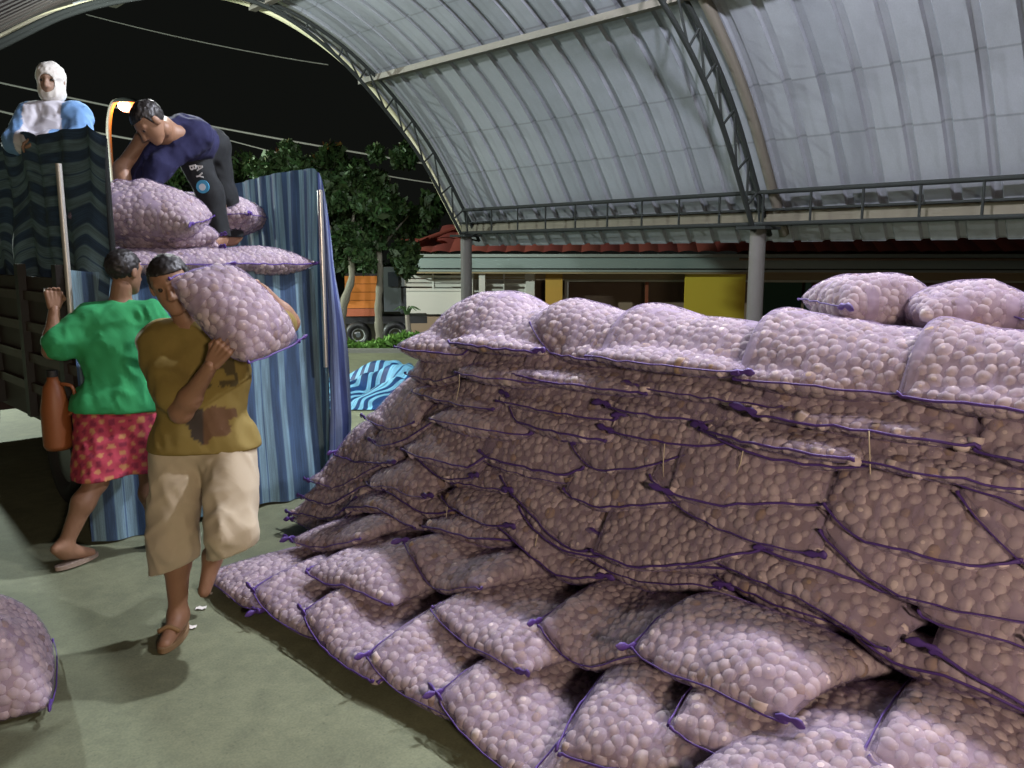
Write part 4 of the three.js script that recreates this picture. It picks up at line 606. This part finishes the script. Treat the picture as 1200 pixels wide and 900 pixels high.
// --- the person in green holding the pole
{
  const base = V3(-2.20, 0, -4.38), J = {
    shL: V3(-2.27, 1.31, -4.34), shR: V3(-1.99, 1.33, -4.46), elL: V3(-2.41, 1.16, -4.22), wrL: V3(-2.40, 1.375, -4.26), elR: V3(-1.90, 1.08, -4.52), wrR: V3(-1.93, 0.88, -4.60),
    hipL: V3(-2.25, 0.80, -4.34), hipR: V3(-2.06, 0.80, -4.42), knL: V3(-2.24, 0.45, -4.24), anL: V3(-2.38, 0.12, -4.12), toeL: V3(-2.32, 0.035, -4.26), knR: V3(-2.03, 0.44, -4.42), anR: V3(-2.02, 0.085, -4.46), toeR: V3(-1.99, 0.03, -4.62), neck: V3(-2.13, 1.40, -4.42) };
  const F = frame(V3(0.35, -0.12, -1), V3(0, 1, 0)), head = V3(-2.10, 1.56, -4.44);
  const P = person('person in green shirt and red patterned shorts, back turned, holding the truck pole', base, J, F, skinB, hairBlack, [[V3(-2.40, 1.375, -4.26), V3(-0.05, 1, -0.1), V3(-0.6, 0, -0.8), V3(0.75, 0.3, -0.6), 0.85], [V3(-1.93, 0.88, -4.60), V3(0, -1, -0.1), V3(-1, 0, 0), V3(0, 0, -1), 0.4]], { head, bodyF: V3(0.3, 0, -1) });
  const { j, parts, t, L } = P, dn = V3(0, -1, 0);
  garment('shirt', [...parts.torso, [j.hipL.clone().add(V3(0, 0.05, 0)), j.hipR.clone().add(V3(0, 0.05, 0)), 0.118, 0.118], [j.shL, mid(j.shL, j.elL, 0.8), 0.058, 0.066], [j.shR, mid(j.shR, j.elR, 0.8), 0.058, 0.066]], 0.024, [[V3(0, L(V3(0, 0.82, 0)).y, 0), V3(-0.05, -1, 0).normalize()], [j.neck.clone().add(V3(0, 0.035, 0)), V3(0, 0.95, -0.2).normalize()]], mat(0.022, 0.26, 0.085, 0.9), t, { fold: 0.012 });
  garment('shorts', [...parts.torso.slice(4, 6), [j.hipL, j.knL, 0.105, 0.11], [j.hipR, j.knR, 0.105, 0.11], [j.pelvis, mid(j.knL, j.knR, 0.2), 0.1, 0.06]], 0.018, [[j.pelvis.clone().add(V3(0, 0.12, 0)), V3(0, 1, 0)], [V3(0, L(V3(0, 0.47, 0)).y, 0), dn]], paintM(), t, { fold: 0.012, cell: 0.011, paint: (p) => { const a = Math.sin(p.x * 75) * Math.sin(p.y * 75) + 0.4 * noise(p.x * 30, p.y * 30, p.z * 30); return a > 0.55 ? [0.34, 0.16, 0.06] : a < -0.55 ? [0.16, 0.01, 0.03] : [0.30, 0.028, 0.05]; } });
  for (const [a, toe, y] of [[j.anL, j.toeL, 0.02], [j.anR, j.toeR, 0.016]]) { const c = mid(a, toe, 0.45); part('sandal', new THREE.CylinderGeometry(0.5, 0.5, 0.02, 22).scale(0.09, 1, 0.26).rotateY(Math.atan2(toe.x - a.x, toe.z - a.z)).translate(c.x, y, c.z), mat(0.22, 0.17, 0.13, 0.8), t); }
}
// --- the person in navy bending over on the truck
{
  const base = W(5.36, 2.44, 1.70), J = {
    hipL: V3(-2.03, 2.38, -5.66), hipR: V3(-2.12, 2.38, -5.46), shL: V3(-1.96, 2.40, -5.28), shR: V3(-2.26, 2.36, -5.16), elL: V3(-2.17, 2.20, -5.14), wrL: V3(-2.26, 1.99, -5.08), elR: V3(-2.39, 2.18, -5.10), wrR: V3(-2.35, 1.97, -5.06),
    knL: V3(-1.99, 2.06, -5.74), anL: V3(-1.97, 1.79, -5.82), toeL: V3(-2.09, 1.73, -5.77), knR: V3(-1.99, 2.06, -5.47), anR: V3(-1.95, 1.77, -5.50), toeR: V3(-1.99, 1.72, -5.36), neck: V3(-2.13, 2.44, -5.14), chest: V3(-2.07, 2.40, -5.34) };
  const F = frame(V3(-0.45, -0.8, 0.4), V3(-0.6, 0.55, 0.6)), head = V3(-2.145, 2.43, -4.99);
  const P = person('person in navy top and dark lettered trousers bending over sacks on the truck', base, J, F, skinA, hairBlack, [[V3(-2.26, 1.99, -5.08), V3(-0.1, -1, 0.1), V3(0.5, 0, 0.8), V3(0.6, 0, 0.4), 0.5], [V3(-2.35, 1.97, -5.06), V3(0.1, -1, 0), V3(0, 0, -1), V3(-0.9, 0, 0.2), 0.5]], { head, bodyF: V3(-0.7, 0, 0.7) });
  const { j, parts, t } = P, navy = mat(0.006, 0.007, 0.045, 0.9), blackCloth = mat(0.006, 0.008, 0.009, 0.9);
  garment('sweatshirt', [...parts.torso, [j.shL, j.elL, 0.062, 0.052], [j.elL, mid(j.elL, j.wrL, 0.9), 0.052, 0.042], [j.shR, j.elR, 0.062, 0.052], [j.elR, mid(j.elR, j.wrR, 0.9), 0.052, 0.042]], 0.02, [[mid(j.hipL, j.hipR).add(V3(0.03, 0, -0.05)), V3(0.6, -0.35, -0.7).normalize()], [j.neck.clone().add(V3(-0.02, 0.0, 0.03)), V3(-0.5, 0.3, 0.8).normalize()]], navy, t, { fold: 0.01 });
  const legs = garment('trousers', [...parts.torso.slice(4, 6), [j.hipL, j.knL, 0.09, 0.066], [j.knL, j.anL, 0.066, 0.052], [j.hipR, j.knR, 0.09, 0.066], [j.knR, j.anR, 0.066, 0.052], [j.hipL, j.hipR, 0.1, 0.1]], 0.016, [[mid(j.hipL, j.hipR).add(V3(-0.06, 0.05, 0.07)), V3(-0.6, 0.4, 0.7).normalize()], [j.anR.clone().add(V3(0, 0.01, 0)), V3(0, -1, 0)]], blackCloth, t, { fold: 0.007 });
  // white lettering and a round blue and white emblem down the trouser leg
  const font = await new FontLoader().loadAsync('fonts/droid/droid_sans_bold.typeface.json'), white = mat(0.62, 0.64, 0.62, 0.7), q = mid(j.hipR, j.knR, 0.1);
  const put = (name, g, y, x, m) => { g.rotateY(-0.05); const p = q.clone().add(V3(0, y, 0)); p.x = j.hipR.x + (j.knR.x - j.hipR.x) * (j.hipR.y - p.y) / (j.hipR.y - j.knR.y) + x * 0.5 + 0.02; const A = legs.geometry.attributes.position; let zz = p.z; for (let i = 0; i < A.count; i++) if (Math.hypot(A.getX(i) - p.x, A.getY(i) - p.y) < 0.022) zz = Math.max(zz, A.getZ(i)); p.z = zz + 0.002; g.translate(p.x, p.y, p.z); part(name, g, m, t); };
  [['R', -0.02, 0.03], ['L', -0.075, 0.0], ['A', -0.13, 0.04], ['B', -0.13, -0.04], ['Y', -0.185, -0.01]].forEach(([c, y, x]) => { const g = new TextGeometry(c, { font, size: 0.044, depth: 0.004, curveSegments: 4 }); g.translate(-0.015, -0.02, 0); g.rotateZ(-1.35); put('letter', g, y, x, white); });
  { const g = new THREE.CylinderGeometry(0.042, 0.042, 0.01, 24).rotateX(Math.PI / 2); put('emblem', g, -0.255, -0.035, mat(0.05, 0.28, 0.46, 0.6)); const h = new THREE.CylinderGeometry(0.022, 0.026, 0.012, 18).rotateX(Math.PI / 2); put('emblem_mark', h, -0.258, -0.04, mat(0.55, 0.62, 0.66, 0.6)); }
}
// --- the person in light blue standing at the front of the load
{
  const b = W(6.15, 1.80, 1.62), base = b.clone(), O = V3(-3.11, 0, -5.75), p = (x, y, z) => V3(O.x + x, y, O.z + z), J = {
    shR: p(-0.17, 2.60, 0.02), shL: p(0.17, 2.60, 0.02), elR: p(-0.21, 2.40, 0.14), wrR: p(-0.02, 2.38, 0.27), elL: p(0.245, 2.40, 0.14), wrL: p(0.06, 2.40, 0.27), hipR: p(-0.10, 2.12, 0), hipL: p(0.10, 2.12, 0), knR: p(-0.1, 1.86, 0.12), anR: p(-0.1, 1.66, -0.05), toeR: p(-0.1, 1.62, 0.12), knL: p(0.1, 1.86, 0.12), anL: p(0.1, 1.66, -0.05), toeL: p(0.1, 1.62, 0.12), neck: p(0, 2.66, 0.01) };
  const F = frame(V3(0.15, -0.12, 1), V3(0, 1, 0)), head = p(0, 2.81, 0.03);
  const P = person('person in light blue sleeves and white vest standing behind the left side tarpaulin', base, J, F, skinC, null, [[p(-0.02, 2.38, 0.27), V3(0.9, -0.1, 0.3), V3(0, -1, 0), V3(0, 0.2, 1), 0.4], [p(0.06, 2.40, 0.27), V3(-0.9, -0.1, 0.3), V3(0, -1, 0), V3(0, 0.2, 1), 0.4]], { head });
  const { j, parts, t } = P;
  garment('shirt', [...parts.torso, ...['L', 'R'].flatMap((s) => [[j['sh' + s], j['el' + s], 0.062, 0.054], [j['el' + s], mid(j['el' + s], j['wr' + s], 0.9), 0.054, 0.045]])], 0.018, [[j.neck.clone().add(V3(0, 0.035, 0)), V3(0, 0.95, 0.2).normalize()]], paintM(), t, { fold: 0.011, paint: (q) => { const x = q.x + base.x - O.x; return Math.abs(x + 0.02 + 0.02 * noise(q.y * 9, 3)) < 0.125 && q.z + base.z > O.z + 0.02 ? [0.66, 0.66, 0.72] : [0.16, 0.32, 0.58]; } });
  garment('trousers', [...parts.torso.slice(4, 6), [j.hipL, j.knL, 0.09, 0.07], [j.hipR, j.knR, 0.09, 0.07], [j.knL, j.anL, 0.066, 0.05], [j.knR, j.anR, 0.066, 0.05]], 0.015, [[j.pelvis.clone().add(V3(0, 0.1, 0)), V3(0, 1, 0)]], mat(0.03, 0.035, 0.05, 0.9), t);
  // white cloth wrapped round head and neck, the face left open
  const c = head.clone().sub(base), { f, r, u } = F;
  part('head_cloth', netMesh((Q) => { const d0 = Q.clone().sub(c), q = V3(d0.dot(r), d0.dot(u), d0.dot(f)); let d = ell(q, V3(0, 0.03, -0.012), V3(0.092, 0.104, 0.112)); d = smin(d, ell(q, V3(0, -0.075, 0.0), V3(0.085, 0.07, 0.09)), 0.05) + 0.007 * Math.abs(noise(q.x * 34 + q.y * 10, q.y * 24, q.z * 34)) + 0.004 * noise(q.x * 40, q.y * 22, q.z * 40); return Math.max(d, -ell(q, V3(0, -0.012, 0.12), V3(0.056, 0.062, 0.09))); }, c.clone().subScalar(0.17), c.clone().addScalar(0.17), 0.006), mat(0.66, 0.64, 0.58, 0.9), t);
}
// ---------------------------------------------------------------- litter on the floor
{
  const R = rngOf(31), w = mat(0.62, 0.6, 0.55, 0.8);
  [[-1.44, -3.42, 'white shred of garlic skin nearest the walking foot'], [-1.50, -3.78, 'white scrap of paper on the floor left of the front sack row'], [-1.47, -3.62, 'smaller white scrap nearest the tip of the front sack row']].forEach(([x, z, l]) => { const g = sheet(4, 4, (a, b) => V3(x + (a - 0.5) * 0.045, 0.004 + 0.008 * Math.sin(a * 5 + b * 3) ** 2, z + (b - 0.5) * 0.03)); const o = part('paper_scrap', g, w, scene); o.name = numbered('paper_scrap'); tag(o, l, 'litter'); });
}

// ---------------------------------------------------------------- dress the sacks of the pile
{
  let n = 0; const cam = camera.position;
  sacks.forEach((S) => {
    const root = thing('garlic_sack', S.label, 'sack', V3(S.c.x, S.y, S.c.z), S.th, S.group);
    const near = sacks.filter((o) => o !== S && Math.hypot(o.c.x - S.c.x, o.c.z - S.c.z) < 1.15 && o.y < S.y + 0.6 && o.y > S.y - 0.6);
    const shows = (p, nn) => {
      const wx = S.c.x + S.co * p.x + S.si * p.z, wz = S.c.z - S.si * p.x + S.co * p.z, wy = S.y + p.y;
      const nx = S.co * nn.x + S.si * nn.z, nz = -S.si * nn.x + S.co * nn.z; const dx = cam.x - wx, dy = cam.y - wy, dz = cam.z - wz, d = Math.hypot(dx, dy, dz);
      if ((nx * dx + nn.y * dy + nz * dz) / d < -0.22) return false;
      for (const o of near) { const ex = wx - o.c.x, ez = wz - o.c.z, q = between(o, o.co * ex - o.si * ez, o.si * ex + o.co * ez); if (q && wy > o.y + q[0] + 0.028 && wy < o.y + q[1] - 0.028) return false; }
      return true;
    };
    n += dress(root, S, shows, { hems: S.hems, tufts: S.tufts, single: S.single, straw: S.straw });
  });
  console.log('sacks', sacks.length, 'bulbs', n);
}
renderer.render(scene, camera);
